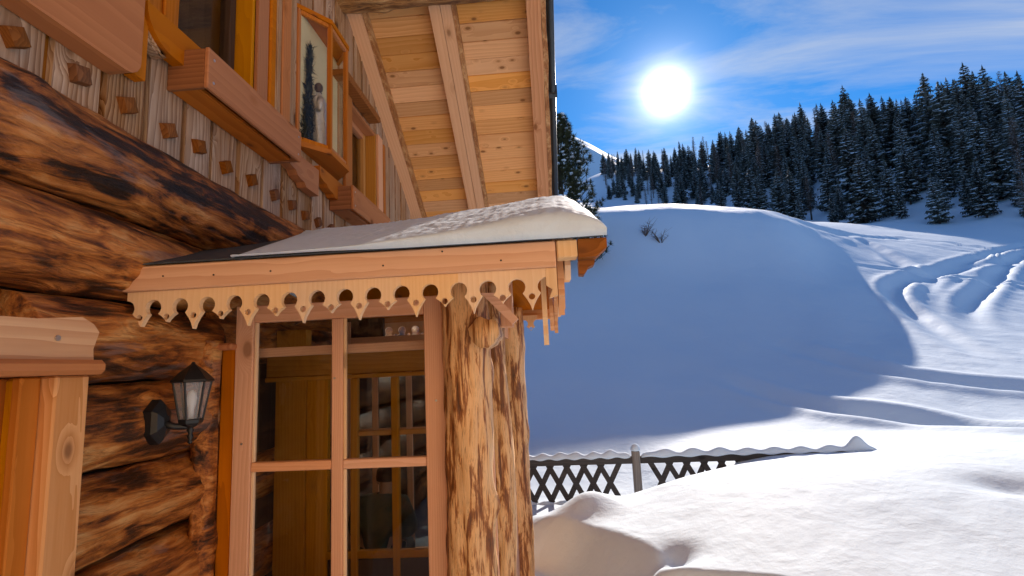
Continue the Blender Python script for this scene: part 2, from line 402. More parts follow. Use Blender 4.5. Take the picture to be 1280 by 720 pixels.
COLS = {
    300: [(590, 10), (560, 13), (500, 19), (400, 29), (330, 38), (310, 90), (300, 200)],
    560: [(575, 10.3), (525, 13), (440, 18.5), (355, 24), (300, 29), (296, 45), (290, 80), (262, 130), (245, 260)],
    650: [(568, 10.3), (520, 13), (432, 18.5), (345, 24.5), (278, 29.5), (276, 45), (268, 80), (250, 130), (232, 220)],
    760: [(561, 10.3), (503, 13.5), (430, 18.5), (345, 24.5), (264, 30), (267, 42), (262, 80), (248, 235), (216, 300), (215, 400)],
    830: [(556, 10.4), (502, 13.5), (430, 18.5), (345, 24.5), (259, 30), (263, 42), (262, 100), (259, 205), (213, 280), (214, 400)],
    870: [(552, 10.4), (500, 13.5), (428, 18.5), (345, 24.5), (260, 30), (264, 42), (264, 100), (262, 190), (211, 255), (214, 400)],
    980: [(545, 10.5), (500, 12.9), (430, 18), (350, 23.8), (267, 30), (270, 42), (270, 125), (201, 176), (205, 300)],
    1030: [(543, 10.5), (494, 12.9), (424, 18), (353, 24.0), (301, 30.5), (285, 37), (277, 60), (275, 105), (197, 152), (201, 280)],
    1080: [(540, 10.6), (488, 12.9), (422, 18.2), (343, 25.8), (306, 36), (290, 47), (281, 60), (279, 86), (193, 130), (197, 250)],
    1190: [(531, 10.8), (488, 12.8), (425, 17.6), (360, 26), (315, 37), (297, 48), (286, 68), (188, 107), (192, 220)],
    1300: [(525, 10.8), (480, 13), (425, 17.4), (366, 26.5), (325, 38), (306, 48), (296, 56), (185, 92), (190, 200)],
    1500: [(520, 11), (470, 13.5), (425, 18.5), (380, 28), (345, 42), (318, 54), (200, 90), (205, 200)]}
def pchip(x, xs, ys):
    xs = np.array(xs, float); ys = np.array(ys, float); h = np.diff(xs); d = np.diff(ys) / h
    m = np.zeros(len(xs)); m[0] = d[0]; m[-1] = d[-1]
    for i in range(1, len(xs) - 1):
        if d[i - 1] * d[i] > 0:
            w1 = 2 * h[i] + h[i - 1]; w2 = h[i] + 2 * h[i - 1]; m[i] = (w1 + w2) / (w1 / d[i - 1] + w2 / d[i])
    x = np.clip(x, xs[0], xs[-1]); k = np.clip(np.searchsorted(xs, x) - 1, 0, len(h) - 1); t = (x - xs[k]) / h[k]
    return (ys[k] * (1 + 2 * t) * (1 - t) ** 2 + m[k] * h[k] * t * (1 - t) ** 2 + ys[k + 1] * t * t * (3 - 2 * t) + m[k + 1] * h[k] * t * t * (t - 1))
LOGY = np.linspace(math.log(8), math.log(420), 740)          # table of the hillside: bearing x log distance
CU, CZ = [], []
for px, rows in COLS.items():
    P = [at(px, y, Y) for y, Y in rows]
    CU.append(np.mean([p.x / p.y for p in P])); CZ.append(pchip(np.exp(LOGY), [p.y for p in P], [p.z for p in P]))
CU = np.array(CU); CZ = np.array(CZ); UG = np.linspace(CU[0], CU[-1], 420)
TAB = np.stack([pchip(UG, CU, CZ[:, j]) for j in range(len(LOGY))], 1)
def blur(A, n, ax):
    k = np.hanning(2 * n + 3)[1:-1]; k /= k.sum()
    return np.apply_along_axis(lambda v: np.convolve(np.pad(v, n, mode='edge'), k, 'valid'), ax, A)
TAB = blur(blur(TAB, 14, 0), 10, 1)
def far_h(X, Y):
    u = np.clip((X / Y - UG[0]) / (UG[1] - UG[0]), 0, len(UG) - 1.001); v = np.clip((np.log(Y) - LOGY[0]) / (LOGY[1] - LOGY[0]), 0, len(LOGY) - 1.001)
    i = u.astype(int); j = v.astype(int); fu = u - i; fv = v - j
    return (TAB[i, j] * (1 - fu) + TAB[i + 1, j] * fu) * (1 - fv) + (TAB[i, j + 1] * (1 - fu) + TAB[i + 1, j + 1] * fu) * fv
def interp(x, xs, ys): return np.interp(x, xs, ys)
def sint(x, xs, ys):
    """smoothed interpolation"""
    return sum(np.interp(x + d, xs, ys) for d in (-.3, -.15, 0, .15, .3)) / 5
def near_h(X, Y):
    low = -2.22 + .03 * fbm(X * 1.1, Y * 1.1, 3, 5) + .10 * smooth(4.5, 6.5, Y)
    # deep untouched snow on the right, cut along a dug-out edge beside the porch
    edge = sint(Y, [0, 1.5, 2.2, 3.0, 3.84, 4.4, 4.9, 5.5, 5.9, 6.4, 7.2, 8.5], [3.6, 3.1, 2.6, 2.0, 1.30, .55, .30, .08, -.25, -.95, -.6, 1.0])
    edge = edge + .24 * fbm(Y * 1.25 + 3, X * .3, 2, 11) + .18 * np.exp(-((Y - 4.10) / .15) ** 2) - .24 * np.exp(-((Y - 4.5) / .16) ** 2)
    top = sint(X, [-1.5, -.3, .5, 1.08, 1.56, 2.04, 2.6, 3.6, 6, 14], [-1.9, -1.76, -1.635, -1.51, -1.35, -1.265, -1.215, -1.18, -1.12, -.95])
    front = sint(X, [-.5, .3, .8, 1.5, 2.5, 5, 14], [-1.98, -1.80, -1.72, -1.68, -1.64, -1.55, -1.2])
    w = smooth(2.6, 6.2, Y)
    drift = front * (1 - w) + top * w
    back = sint(X, [-1, 1.2, 2.0, 2.8, 3.6, 4.6, 8], [-2.3, -2.2, -1.9, -1.56, -1.50, -1.49, -1.38])
    drift = drift * (1 - smooth(6.4, 8.3, Y)) + back * smooth(6.4, 8.3, Y)
    s = smooth(-.02, .50, X - edge)
    h = low * (1 - s) + np.maximum(drift, low) * s
    h = h + s * (.05 * fbm(X * .7, Y * .7, 3, 2) + .012 * fbm(X * 4, Y * 4, 3, 8))
    # dents and small mounds
    def dent(cx, cy, rx, ry, d, rot=0):
        c, sn = math.cos(rot), math.sin(rot); u = (X - cx) * c + (Y - cy) * sn; v = -(X - cx) * sn + (Y - cy) * c
        return d * np.exp(-(u / rx) ** 2 - (v / ry) ** 2)
    h = h + dent(.95, 4.74, .15, .17, -.12, .3) + dent(.9, 4.4, .2, .12, .03) + dent(4.1, 5.2, .35, .22, -.10, -.3)
    h = h + dent(.32, 6.3, .34, .28, .20) + dent(-.42, 6.2, .16, .18, .12) + dent(-.3, 5.4, .3, .3, .12) 
    return h
TRACKS = []
def height(X, Y, detail=True):
    X = np.asarray(X, float); Y = np.asarray(Y, float)
    r = np.hypot(X, Y)
    f = far_h(X, np.maximum(Y, 8.0))
    ang = np.arctan2(X, np.maximum(Y, 1e-3))
    base = -2.2 + .02 * r
    f = np.where(r < 320, f, f)
    t = smooth(380, 700, r); f = f * (1 - t) + (90.0) * t
    side = np.maximum(smooth(.95, 1.25, np.abs(ang)), 1 - smooth(2, 9, Y)) * smooth(10, 40, r)
    f = f * (1 - side) + base * side
    w = smooth(8.2, 11.2, Y)
    w2 = smooth(14, 26, np.abs(X))
    n = near_h(X, Y); n = n * (1 - w2) + base * w2
    h = n * (1 - w) + f * w
    if detail:
        far = smooth(8.5, 13, Y)
        h = h + far * (.35 * fbm(X * .10, Y * .10, 3, 21) * smooth(12, 30, Y) + .10 * fbm(X * .55, Y * .38, 3, 31) + .055 * fbm(X * 1.5, Y * 1.1, 3, 41) * smooth(4, 9, X))
        for (P, wd, dp) in TRACKS:
            lo = P.min(0) - 3; hi = P.max(0) + 3
            m = (X > lo[0]) & (X < hi[0]) & (Y > lo[1]) & (Y < hi[1])
            if not np.any(m): continue
            xs, ys = X[m], Y[m]; best = np.full(xs.shape, 9.0); wt = np.ones(xs.shape); ns = len(P) - 1; sg = -1
            for a, b in zip(P[:-1], P[1:]):
                dv = b - a; tt = np.clip(((xs - a[0]) * dv[0] + (ys - a[1]) * dv[1]) / (dv @ dv), 0, 1)
                sg += 1; dd = np.hypot(xs - a[0] - tt * dv[0], ys - a[1] - tt * dv[1]); nr_ = dd < best
                wt = np.where(nr_, smooth(0, .45, (sg + tt) / ns), wt); best = np.where(nr_, dd, best)
            h[m] += -dp * wt * np.exp(-(best / wd) ** 2) + .45 * dp * wt * np.exp(-((best - 2.0 * wd) / (.8 * wd)) ** 2)
    return h
def ground(px, py, y0=6.0, y1=140.0):
    """where the view ray through this point of the photograph meets the snow"""
    v = ray(px, py); Y = np.geomspace(y0, y1, 900); P = np.outer(Y / v.y, np.array(v))
    hh = height(P[:, 0], P[:, 1], False); i = np.argmax(P[:, 2] <= hh)
    return P[i]
def catmull(P, n=8):
    out = []
    for i in range(len(P) - 1):
        p0, p1, p2, p3 = P[max(i - 1, 0)], P[i], P[i + 1], P[min(i + 2, len(P) - 1)]
        for k in range(n):
            t = k / n
            out.append(.5 * ((2 * p1) + (p2 - p0) * t + (2 * p0 - 5 * p1 + 4 * p2 - p3) * t * t + (3 * p1 - p0 - 3 * p2 + p3) * t ** 3))
    out.append(P[-1]); return np.array(out)
def track(pix, wd, dp): 
    P = np.array([ground(*p)[:2] for p in pix]); return (catmull(P, 6), wd, dp)
_tr = [track([(880, 462), (954, 490), (1037, 510), (1150, 526), (1285, 536)], .30, .20),
       track([(930, 412), (1025, 444), (1108, 465), (1192, 477), (1285, 486)], .34, .18),
       track([(1285, 470), (1192, 427), (1140, 390), (1117, 362), (1150, 344), (1225, 322), (1285, 306)], .30, .24),
       track([(1165, 372), (1160, 352), (1200, 336), (1285, 322)], .28, .20),
       track([(1230, 424), (1212, 385), (1240, 352), (1265, 325), (1290, 312)], .32, .25),
       track([(1060, 328), (1140, 340), (1220, 350), (1290, 358)], .24, .17),
       track([(985, 283), (1060, 296), (1110, 318), (1130, 332)], .40, .22),
       track([(940, 281), (1030, 287), (1130, 298), (1230, 312)], .45, .24),
       track([(1100, 300), (1180, 310), (1270, 328)], .4, .22)]
TRACKS = _tr

def build_terrain():
    rad = np.concatenate([np.geomspace(.35, 2, 24)[:-1], np.geomspace(2, 45, 540)[:-1], np.geomspace(45, 420, 130)[:-1], np.geomspace(420, 4000, 24)])
    ang = np.concatenate([np.linspace(R(-58), R(58), 660), np.linspace(R(58), R(302), 70)[1:-1]])
    A, Rr = np.meshgrid(ang, rad); X = Rr * np.sin(A); Y = Rr * np.cos(A)
    Z = height(X.ravel().copy(), Y.ravel().copy())
    co = np.stack([X.ravel(), Y.ravel(), Z], 1)
    nr, na = A.shape
    i = np.arange(nr - 1)[:, None] * na; j = np.arange(na)[None]; j2 = (j + 1) % na
    q = np.stack([i + j, i + na + j, i + na + j2, i + j2], -1).reshape(-1, 4)
    # close the middle under the camera
    c0 = len(co); co = np.concatenate([co, [[0, 0, float(height(np.array([0.01]), np.array([0.01]))[0])]]])
    tri = np.stack([np.full(na, c0), np.arange(na), (np.arange(na) + 1) % na], 1)
    me = bpy.data.meshes.new('snow_ground')
    me.vertices.add(len(co)); me.vertices.foreach_set('co', co.ravel())
    nl = q.size + tri.size
    me.loops.add(nl); me.loops.foreach_set('vertex_index', np.concatenate([q[:, ::-1].ravel(), tri[:, ::-1].ravel()]).astype(np.int32))
    st = np.concatenate([np.arange(len(q)) * 4, q.size + np.arange(len(tri)) * 3]).astype(np.int32)
    me.polygons.add(len(st)); me.polygons.foreach_set('loop_start', st)
    me.update(calc_edges=True); me.validate()
    me.polygons.foreach_set('use_smooth', np.ones(len(me.polygons), dtype=bool))
    o = link('snow_ground', me, M_snow); o['kind'] = 'structure'
    return o
build_terrain()

# ================================================================== the chalet
rng = random.Random(7)
house = thing('log_chalet', 'rustic chalet of dark round logs below whitewashed vertical boards and a wide pine gable overhang', 'chalet', (-2.3, 3.0, -2.1))
def zroof(y): return 7.5 - .6 * y                       # underside of the rafters
# --- round logs of the lower wall
for k, (zc, xc, rad, segs) in enumerate([(1.10, -2.24, .228, [(-5, 9.6)]), (.672, -2.35, .222, [(-5, 9.6)]),
                                         (.228, -2.345, .213, [(-5, .62), (2.06, 3.36), (5.5, 9.6)]), (-.21, -2.345, .211, [(-5, .62), (2.06, 3.36), (5.5, 9.6)]),
                                         (-.645, -2.345, .210, [(-5, .62), (2.06, 3.36), (5.5, 9.6)]), (-1.085, -2.345, .211, [(-5, .62), (2.06, 3.36), (5.5, 9.6)]),
                                         (-1.52, -2.345, .211, [(-5, .62), (2.06, 3.36), (5.5, 9.6)]), (-1.95, -2.345, .211, [(-5, .62), (2.06, 3.36), (5.5, 9.6)])]):
    for j, (a, b_) in enumerate(segs):
        near = a < 3.3 and b_ > 2
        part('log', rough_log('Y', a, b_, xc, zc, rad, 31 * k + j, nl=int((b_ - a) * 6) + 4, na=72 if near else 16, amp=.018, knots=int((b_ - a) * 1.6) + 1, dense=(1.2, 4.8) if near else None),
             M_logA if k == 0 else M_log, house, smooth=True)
# wall behind the logs and boards, gable above
bm = bmesh.new()
prism([(-5.2, -2.2), (.9, -2.2), (.9, .1), (2.0, .1), (2.0, -2.2), (3.36, -2.2), (3.36, .45), (5.5, .45), (5.5, -2.2), (9.4, -2.2), (9.4, 1.7), (0, 7.5), (-5.2, 4.4)], 'X', -2.62, -2.42, bm)
part('wall', bm, M_darkwall, house)
part('wall', box(-9, -2.62, 9.2, 9.4, -2.2, 1.75, 0), M_clad, house)
part('wall', box(-9, -2.62, -5.2, -5.0, -2.2, 4.3, 0), M_clad, house)
# --- whitewashed vertical boards with pegs
edges = [1.15, 1.44, 1.72, 2.012, 2.297, 2.573, 2.873, 3.142, 3.441, 3.755, 4.052, 4.338, 4.612, 4.88, 5.15, 5.43, 5.70, 5.97, 6.24, 6.52, 6.80, 7.08, 7.36, 7.64, 7.92, 8.20]
edges = [-.9, -.6, -.3, 0, .29, .575, .86] + edges
HOLES = [(2.75, 3.60, 1.98, 3.75), (5.55, 6.48, 1.95, 3.15)]     # window openings y0,y1,z0,z1
def board_bm(y0, y1, z0, z1, x0, x1, rnd=True):
    r = .055
    pts = []
    if rnd:
        pts += [(y0, z0 + r * 1.1)] + [(y0 + r * (1 - math.cos(a)), z0 + r * (1 - math.sin(a))) for a in (R(30), R(60))] + [(y0 + r, z0)]
        pts += [(y1 - r, z0)] + [(y1 - r * (1 - math.cos(a)), z0 + r * (1 - math.sin(a))) for a in (R(60), R(30))] + [(y1, z0 + r * 1.1)]
    else: pts += [(y0, z0), (y1, z0)]
    pts += [(y1, z1 - .6 * (y1 - y0)), (y0, z1)] if z1 > 3.76 else [(y1, z1), (y0, z1)]
    return prism(pts, 'X', x0, x1)
for i, (a, b_) in enumerate(zip(edges[:-1], edges[1:])):
    y0, y1 = a + .020, b_ - .020
    top = min(zroof(y0) + .13, 6.6)
    hole = next((h for h in HOLES if h[0] - .14 < (y0 + y1) / 2 < h[1] + .14), None)
    x1 = -2.155 + rng.uniform(-.006, .006)
    if hole:
        bd = part('wall_board', board_bm(y0, y1, 1.215, hole[2], -2.21, x1), M_clad, house)
        part('wall_board', board_bm(y0, y1, hole[3], top, -2.21, x1, False), M_clad, house)
    else:
        bd = part('wall_board', board_bm(y0, y1, 1.215, top, -2.21, x1), M_clad, house)
    if top > 1.9 and y0 > .8:
        w = .046; yc = (y0 + y1) / 2 + rng.uniform(-.02, .02); zc = 1.455 + rng.uniform(-.012, .012); an = R(rng.uniform(14, 34))
        b = box(x1 - .02, x1 + .038, -w, w, -w, w, .0)
        vf = sorted(b.verts, key=lambda v: -v.co.x)[:4]
        c = x1 + .038
        cen = [b.verts.new((c + .012, rng.uniform(-.008, .008), rng.uniform(-.008, .008)))]
        fr = [f for f in b.faces if all(v.co.x > x1 + .03 for v in f.verts)][0]
        vs = list(fr.verts); b.faces.remove(fr)
        for q in range(4): b.faces.new((vs[q], vs[(q + 1) % 4], cen[0]))
        for v in vf: v.co.y *= .84; v.co.z *= .84
        bmesh.ops.rotate(b, verts=b.verts, cent=(0, 0, 0), matrix=Matrix.Rotation(an, 3, 'X'))
        bmesh.ops.translate(b, verts=b.verts, vec=(0, yc, zc))
        part('peg', b, M_peg, bd)
    # narrow recessed strip in the joint
    z1 = min(zroof(b_) + .1, 6.5)
    hole = next((h for h in HOLES if h[0] - .10 < b_ < h[1] + .10), None)
    part('joint_strip', box(-2.23, -2.185, b_ - .03, b_ + .03, 1.24, hole[2] if hole else z1, 0), M_batten, house)
# --- wide plank high on the left
part('shelf_plank', prism([(.55, 1.555), (2.29, 1.555)] + [(2.29 + .09 * math.sin(a), 1.645 - .09 * math.cos(a)) for a in (R(25), R(50), R(75), R(90))] + [(2.38, 2.12), (.55, 2.12)], 'X', -2.15, -2.03), M_box, house)
part('shelf_plank', box(-2.14, -2.075, 2.395, 2.47, 1.60, 3.4), M_amber, house)

# --- upper windows
def upper_window(y0, y1, z0, z1, lead):
    f = part('window', box(-2.36, -2.27, y0 + .06, y0 + .13, z0 + .04, z1 - .04), M_yellow, house)
    part('sash_stile', box(-2.355, -2.275, y1 - .12, y1 - .05, z0 + .04, z1 - .04), M_darkwall if lead else M_yellow, f)
    part('sash_rail', box(-2.352, -2.278, y0 + .13, y1 - .12, z0 + .04, z0 + .11), M_amberY, f)
    part('sash_rail', box(-2.352, -2.278, y0 + .13, y1 - .12, z1 - .11, z1 - .04), M_amberY, f)
    part('pane', box(-2.325, -2.317, y0 + .13, y1 - .12, z0 + .11, z1 - .11, 0), M_glass, f)
    part('curtain', box(-2.415, -2.40, y0 - .1, y1 + .1, z0 - .05, z1, 0), M_darkwall, f)
    part('window_reveal', box(-2.40, -2.15, y1 - .035, y1, z0, z1), M_yellow, house)
    part('window_reveal', box(-2.40, -2.15, y0, y0 + .035, z0, z1), M_amber, house)
    part('window_reveal', box(-2.40, -2.15, y0 + .035, y1 - .035, z1 - .035, z1), M_amberY, house)
upper_window(2.75, 3.60, 1.98, 3.75, True)
upper_window(5.55, 6.48, 1.95, 3.15, False)
part('casing', box(-2.15, -2.125, 2.48, 2.75, 1.9, 3.75), M_amber, house)
part('casing', box(-2.125, -2.10, 2.61, 2.69, 2.045, 3.7, .008), M_amber, house)
part('casing', box(-2.15, -2.12, 3.60, 3.75, 1.9, 3.75), M_amber, house)
part('casing', box(-2.15, -2.105, 3.76, 3.845, 1.9, 3.75, .012), M_box, house)
part('casing', box(-2.15, -2.11, 3.86, 3.94, 1.9, 3.75, .012), M_clad, house)
part('casing', box(-2.15, -2.11, 3.96, 4.10, 1.9, 3.75, .01), M_amber, house)
part('casing', box(-2.15, -2.115, 6.48, 6.66, 1.9, 3.15), M_frame, house)
part('casing', box(-2.15, -2.105, 6.68, 6.76, 1.9, 3.1, .012), M_amber, house)
part('casing', box(-2.15, -2.115, 5.36, 5.55, 1.9, 3.15), M_amber, house)
part('window_head', box(-2.15, -1.99, 5.05, 6.20, 3.155, 3.235, .012), M_boxX, house)
# profiled aprons below the sills
def apron(y0, y1, zt, h, x0=-2.12, x1=-2.05):
    pts = [(y1, zt), (y0 + .0, zt)] + [(y0 + h * (1 - math.cos(a)), zt - h * math.sin(a)) for a in (R(15), R(30), R(45), R(60), R(75), R(90))] + [(y1, zt - h)]
    return prism(pts, 'X', x0, x1)
part('sill_apron', apron(2.42, 3.95, 2.04, .20), M_box, house)
for off in (.018, .032): part('sill_apron', apron(2.425 - off, 2.58, 2.038 - off * .2, .20 + off * .4, -2.12 - off, -2.062 - off), M_clad, house)
def ogee(y0, y1, zt, zb):
    h = zt - zb
    pts = [(y0, zt), (y0, zb + .62 * h), (y0 + .03, zb + .45 * h), (y0 + .09, zb + .38 * h), (y0 + .15, zb + .36 * h), (y0 + .19, zb + .22 * h), (y0 + .25, zb + .16 * h), (y0 + .31, zb + .14 * h), (y0 + .35, zb), (y1, zb), (y1, zt)]
    return prism(pts[::-1], 'X', -2.145, -2.06)
part('carved_apron', ogee(3.96, 4.56, 1.90, 1.65), M_box, house)
part('carved_apron', ogee(4.58, 5.2, 1.96, 1.76), M_box, house)

# --- roof: purlin, rafters, soffit boards, barge board, gutter, deck with snow
part('purlin', rough_log('X', -3.4, .02, 5.30, 4.30, .19, 77, nl=110, na=36, amp=.03, knots=7), M_postX, house, smooth=True)
for y, z, x in ((5.14, 4.18, -2.02), (5.14, 4.20, -1.48), (5.14, 4.19, -.6)):
    b = bmesh.new(); bmesh.ops.create_uvsphere(b, u_segments=12, v_segments=8, radius=.045)
    bmesh.ops.translate(b, verts=b.verts, vec=(x, y, z)); part('bolt_head', b, M_iron, house, smooth=True)
def slope_part(name, x0, x1, y0, y1, t0, t1, mat, parent=house, bev=.006, wavy=None, sub=1):
    """a timber lying along the roof slope: x range, y range, and height above the rafter undersides"""
    b = bmesh.new(); n = 24 if wavy else sub; rings = []
    for i in range(n + 1):
        y = y0 + (y1 - y0) * i / n
        wl = wavy[0] * mnoise.noise(Vector((y * 2.2, wavy[2], 0))) + wavy[0] * .5 * mnoise.noise(Vector((y * 6, wavy[2], 4))) if wavy else 0
        wr = wavy[1] * mnoise.noise(Vector((y * 2.2, wavy[2], 8))) + wavy[1] * .5 * mnoise.noise(Vector((y * 6, wavy[2], 2))) if wavy else 0
        z = zroof(y)
        rings.append([b.verts.new(p) for p in ((x0 + wl, y, z + t0), (x1 + wr, y, z + t0), (x1 + wr * .3, y, z + t1), (x0 + wl * .3, y, z + t1))])
    for i in range(n):
        for k in range(4): b.faces.new((rings[i][k], rings[i][(k + 1) % 4], rings[i + 1][(k + 1) % 4], rings[i + 1][k]))
    b.faces.new(rings[0][::-1]); b.faces.new(rings[-1])
    if bev: bmesh.ops.bevel(b, geom=[e for e in b.edges if e.calc_length() > .02 and len(e.link_faces) == 2 and e.calc_face_angle(0) > .8], offset=bev, segments=1, affect='EDGES')
    return part(name, b, mat, parent)
YE = 9.65  # eaves lengthened out of view to keep sun off the far logs
r1 = slope_part('rafter', -2.245, -1.995, 1.2, YE, 0, .17, M_rafter, wavy=(.012, .008, 3))
slope_part('waney_edge', -1.992, -1.945, 1.2, YE, .025, .168, M_trim, r1, bev=0, wavy=(0, .022, 5))
r2 = slope_part('rafter', -1.185, -1.055, 1.2, YE, 0, .17, M_rafter, wavy=(.004, .002, 9))
slope_part('rafter_half', -1.049, -.925, 1.2, YE, .004, .17, M_rafter, r2, wavy=(.002, .005, 19))
slope_part('waney_edge', -.921, -.872, 1.2, YE, .025, .168, M_trim, r2, bev=0, wavy=(0, .022, 25))
bb = slope_part('barge_board', -.045, .125, 1.2, YE, -.03, .20, M_barge, wavy=(.004, .012, 33))
slope_part('waney_edge', .128, .185, 1.2, YE, -.025, .20, M_trim, bb, bev=0, wavy=(0, .018, 35))
bmg = bmesh.new()
tube([(.235, y, zroof(y) + .06) for y in (1.2, 3, 5, 7, YE)], .045, 10, bmg)
gut = part('verge_strip', bmg, M_gutter, house, smooth=True)
slope_part('verge_clip', .19, .295, 6.55, 6.60, -.01, .12, M_gutter, gut, bev=0)
ylist = [1.4 + .2 * i for i in range(21)] + [5.63, 5.83, 6.024, 6.22, 6.408, 6.605, 6.792, 6.987, 7.193, 7.385, 7.572, 7.756, 7.95, 8.14, 8.33, 8.52, 8.75, 8.95, 9.15, 9.4, YE]
for bay, (x0, x1) in enumerate([(-2.6, -1.93), (-1.99, -.86), (-.93, .0)]):
    if bay == 0: x0, x1 = -2.61, -2.25
    if bay == 1: x0, x1 = -1.992, -1.187
    if bay == 2: x0, x1 = -.922, -.047
    off = [0, .07, 0][bay]; xs0, xs1 = x0 - (.03 if bay else 0), x1 + .03
    for a, b_ in zip(ylist[:-1], ylist[1:]):
        if b_ < 4.9: continue
        j = rng.uniform(-.012, .012)
        slope_part('soffit_board', xs0, xs1, a + off + .004, b_ + off + rng.uniform(-.008, -.002), .171 + rng.uniform(0, .006), .195, M_soffit, house, bev=.003)
slope_part('soffit_board', -2.61, .2, 1.2, 4.9, .171, .195, M_soffit, house, bev=0)
deck = slope_part('roof_deck', -8.8, .22, 0, YE + .1, .205, .26, M_felt, house, bev=0)
b = bmesh.new()
prism([(0, 7.5 + .205), (0, 7.5 + .26), (-6, 7.5 + .26 - 3.6), (-6, 7.5 + .205 - 3.6)], 'X', -8.8, .22, b)
part('roof_deck', b, M_felt, house)
slope_part('eaves_board', -8.7, .2, YE + .01, YE + .04, -.02, .2, M_box, house, bev=0)

# --- door frame at the left
df = part('door_frame', box(-2.24, -2.0, 2.017, 2.176, -2.1, .048, .008), M_door, house)
b = bmesh.new(); box(-2.10, -2.06, 1.93, 2.016, -2.1, .046, .006, b)
part('door_jamb', b, M_amber, df)
part('door_jamb', box(-2.16, -2.10, 1.955, 2.016, -2.1, .046, .012), M_yellow, df)
part('door_jamb', box(-2.25, -2.16, 1.88, 2.016, -2.1, .046, .006), M_amber, df)
part('door_lintel', box(-2.25, -1.93, .55, 2.19, .05, .112, .018), M_boxX if False else M_amberY, df)
part('door_header', prism([(.5, .114), (2.17, .114), (2.165, .16), (2.19, .235), (2.16, .268), (2.10, .295), (1.9, .272), (1.4, .262), (.5, .262)], 'X', -2.20, -1.985), M_doorY, df)
b = bmesh.new()
for yy, zz in ((1.99, .20),):
    tube([(-1.99, yy, zz), (-1.978, yy, zz)], .012, 8, b)
part('screw', b, M_screw, df)
part('door_post', box(-2.24, -2.0, .78, .93, -2.1, .048, .008), M_door, df)
dl = part('door_leaf', box(-2.33, -2.27, .93, 1.88, -2.1, .048), M_darkwall, house)
for zz in (-.95, .0): part('door_rail', box(-2.27, -2.255, .93, 1.88, zz - .06, zz + .045), M_amberY, dl)
for yy in (.98, 1.40, 1.83): part('door_stile', box(-2.268, -2.25, yy - .045, yy + .045, -2.1, .04), M_amber, dl)

# ================================================================== entrance porch
porch = thing('entrance_porch', 'glazed wooden entrance porch with scalloped valance and peeled log posts beside the log wall', 'porch', (-1.2, 4.2, -2.1))
ZE, ZR, YF, YB, YM = .63, 1.18, 2.6, 5.82, 4.21
def zp(y): return ZE + (ZR - ZE) * (1 - abs(y - YM) / (YM - YF))
b = bmesh.new(); box(-2.25, .058, 2.60, 2.69, .488, .622, .006, b)
part('eaves_beam', b, M_fascia, porch)
part('eaves_beam', box(-2.2, .058, 5.72, 5.81, .50, .622, .006), M_fascia, porch)
part('beam_end', box(.064, .168, 2.60, 2.70, .532, .622, .006), M_valance, porch)
part('beam_end', prism([(.172, .528), (.262, .528), (.318, .575), (.318, .622), (.172, .622)], 'Y', 2.605, 2.70), M_boxX, porch)
part('beam_end', prism([(.174, .455), (.20, .452), (.225, .49), (.255, .502), (.258, .526), (.174, .526)], 'Y', 2.68, 2.76), M_boxX, porch)
for xx, zz in ((-2.02, .56), (-1.43, .552), (-.83, .545), (-.22, .535), (-1.74, .55), (-.52, .60)): part('nail', tube([(xx, 2.602, zz), (xx, 2.597, zz)], .005, 6), M_iron, porch)
# scalloped valance: boards of two tips each, with keyhole cut-outs between the tips
def valance_board(x0, n, zt, P_, ya, yb, left_end=False, right_end=False):
    """n tips starting at x0 with pitch P_; each side of the board ends in the middle of a keyhole"""
    k = P_ / .149; pts = [(x0, zt)]
    rc = .044 * k; zc = zt - .090 * k
    def half(xc, side, lo, hi):     # arc of the keyhole circle centred xc; side=+1 right half, -1 left half
        return [(xc + side * rc * math.sin(a), zc + rc * math.cos(a)) for a in np.linspace(lo, hi, 7)]
    out = []
    for i in range(n):
        xt = x0 + P_ * (i + .5); tip = zt - (.212 if i % 2 == 0 else .168) * k
        xl, xr = x0 + P_ * i, x0 + P_ * (i + 1)
        L = half(xl, 1, 0, R(139)); Rr = half(xr, -1, 0, R(139))
        zl = L[-1][1]
        ctr = [(L[-1][0] * (1 - s) + xt * s + .0065 * k * math.sin(s * math.pi), zl + (tip - zl) * s) for s in (.33, .66, 1.0)]
        ctl = [(Rr[-1][0] * (1 - s) + xt * s - .0065 * k * math.sin(s * math.pi), zl + (tip - zl) * s) for s in (.66, .33)]
        out += L + ctr + ctl + Rr[::-1]
    pts += out + [(x0 + n * P_, zt)]
    # drop doubled points
    cl = [pts[0]]
    for p in pts[1:]:
        if math.hypot(p[0] - cl[-1][0], p[1] - cl[-1][1]) > 1e-4: cl.append(p)
    holes = []
    for i in range(n):
        xt = x0 + P_ * (i + .5); zh = zt - .140 * k
        holes.append([(xt + .0170 * k * math.cos(a), zh + .0170 * k * math.sin(a)) for a in np.linspace(0, 2 * math.pi, 11)[:-1]])
    return prism(cl, 'Y', ya, yb, holes=holes)
x = -2.235; g = .0012
for i in range(7):
    part('valance_board', valance_board(x + g, 2, .4865, .149 + .0103 * 0, 2.625, 2.655), M_valance, porch); x += .298
part('valance_board', valance_board(x + g, 1, .4865, .149, 2.625, 2.655), M_valance, porch); x += .149
part('valance_board', prism([(x + .002, .4865), (x + .002, .40), (x + .032, .375), (.015, .333), (.058, .345), (.058, .4865)], 'Y', 2.625, 2.655), M_valance, porch)
x = -2.2
for i in range(7):
    part('valance_board', valance_board(x + g, 2, .54, .149, 5.66, 5.69), M_valance, porch); x += .298
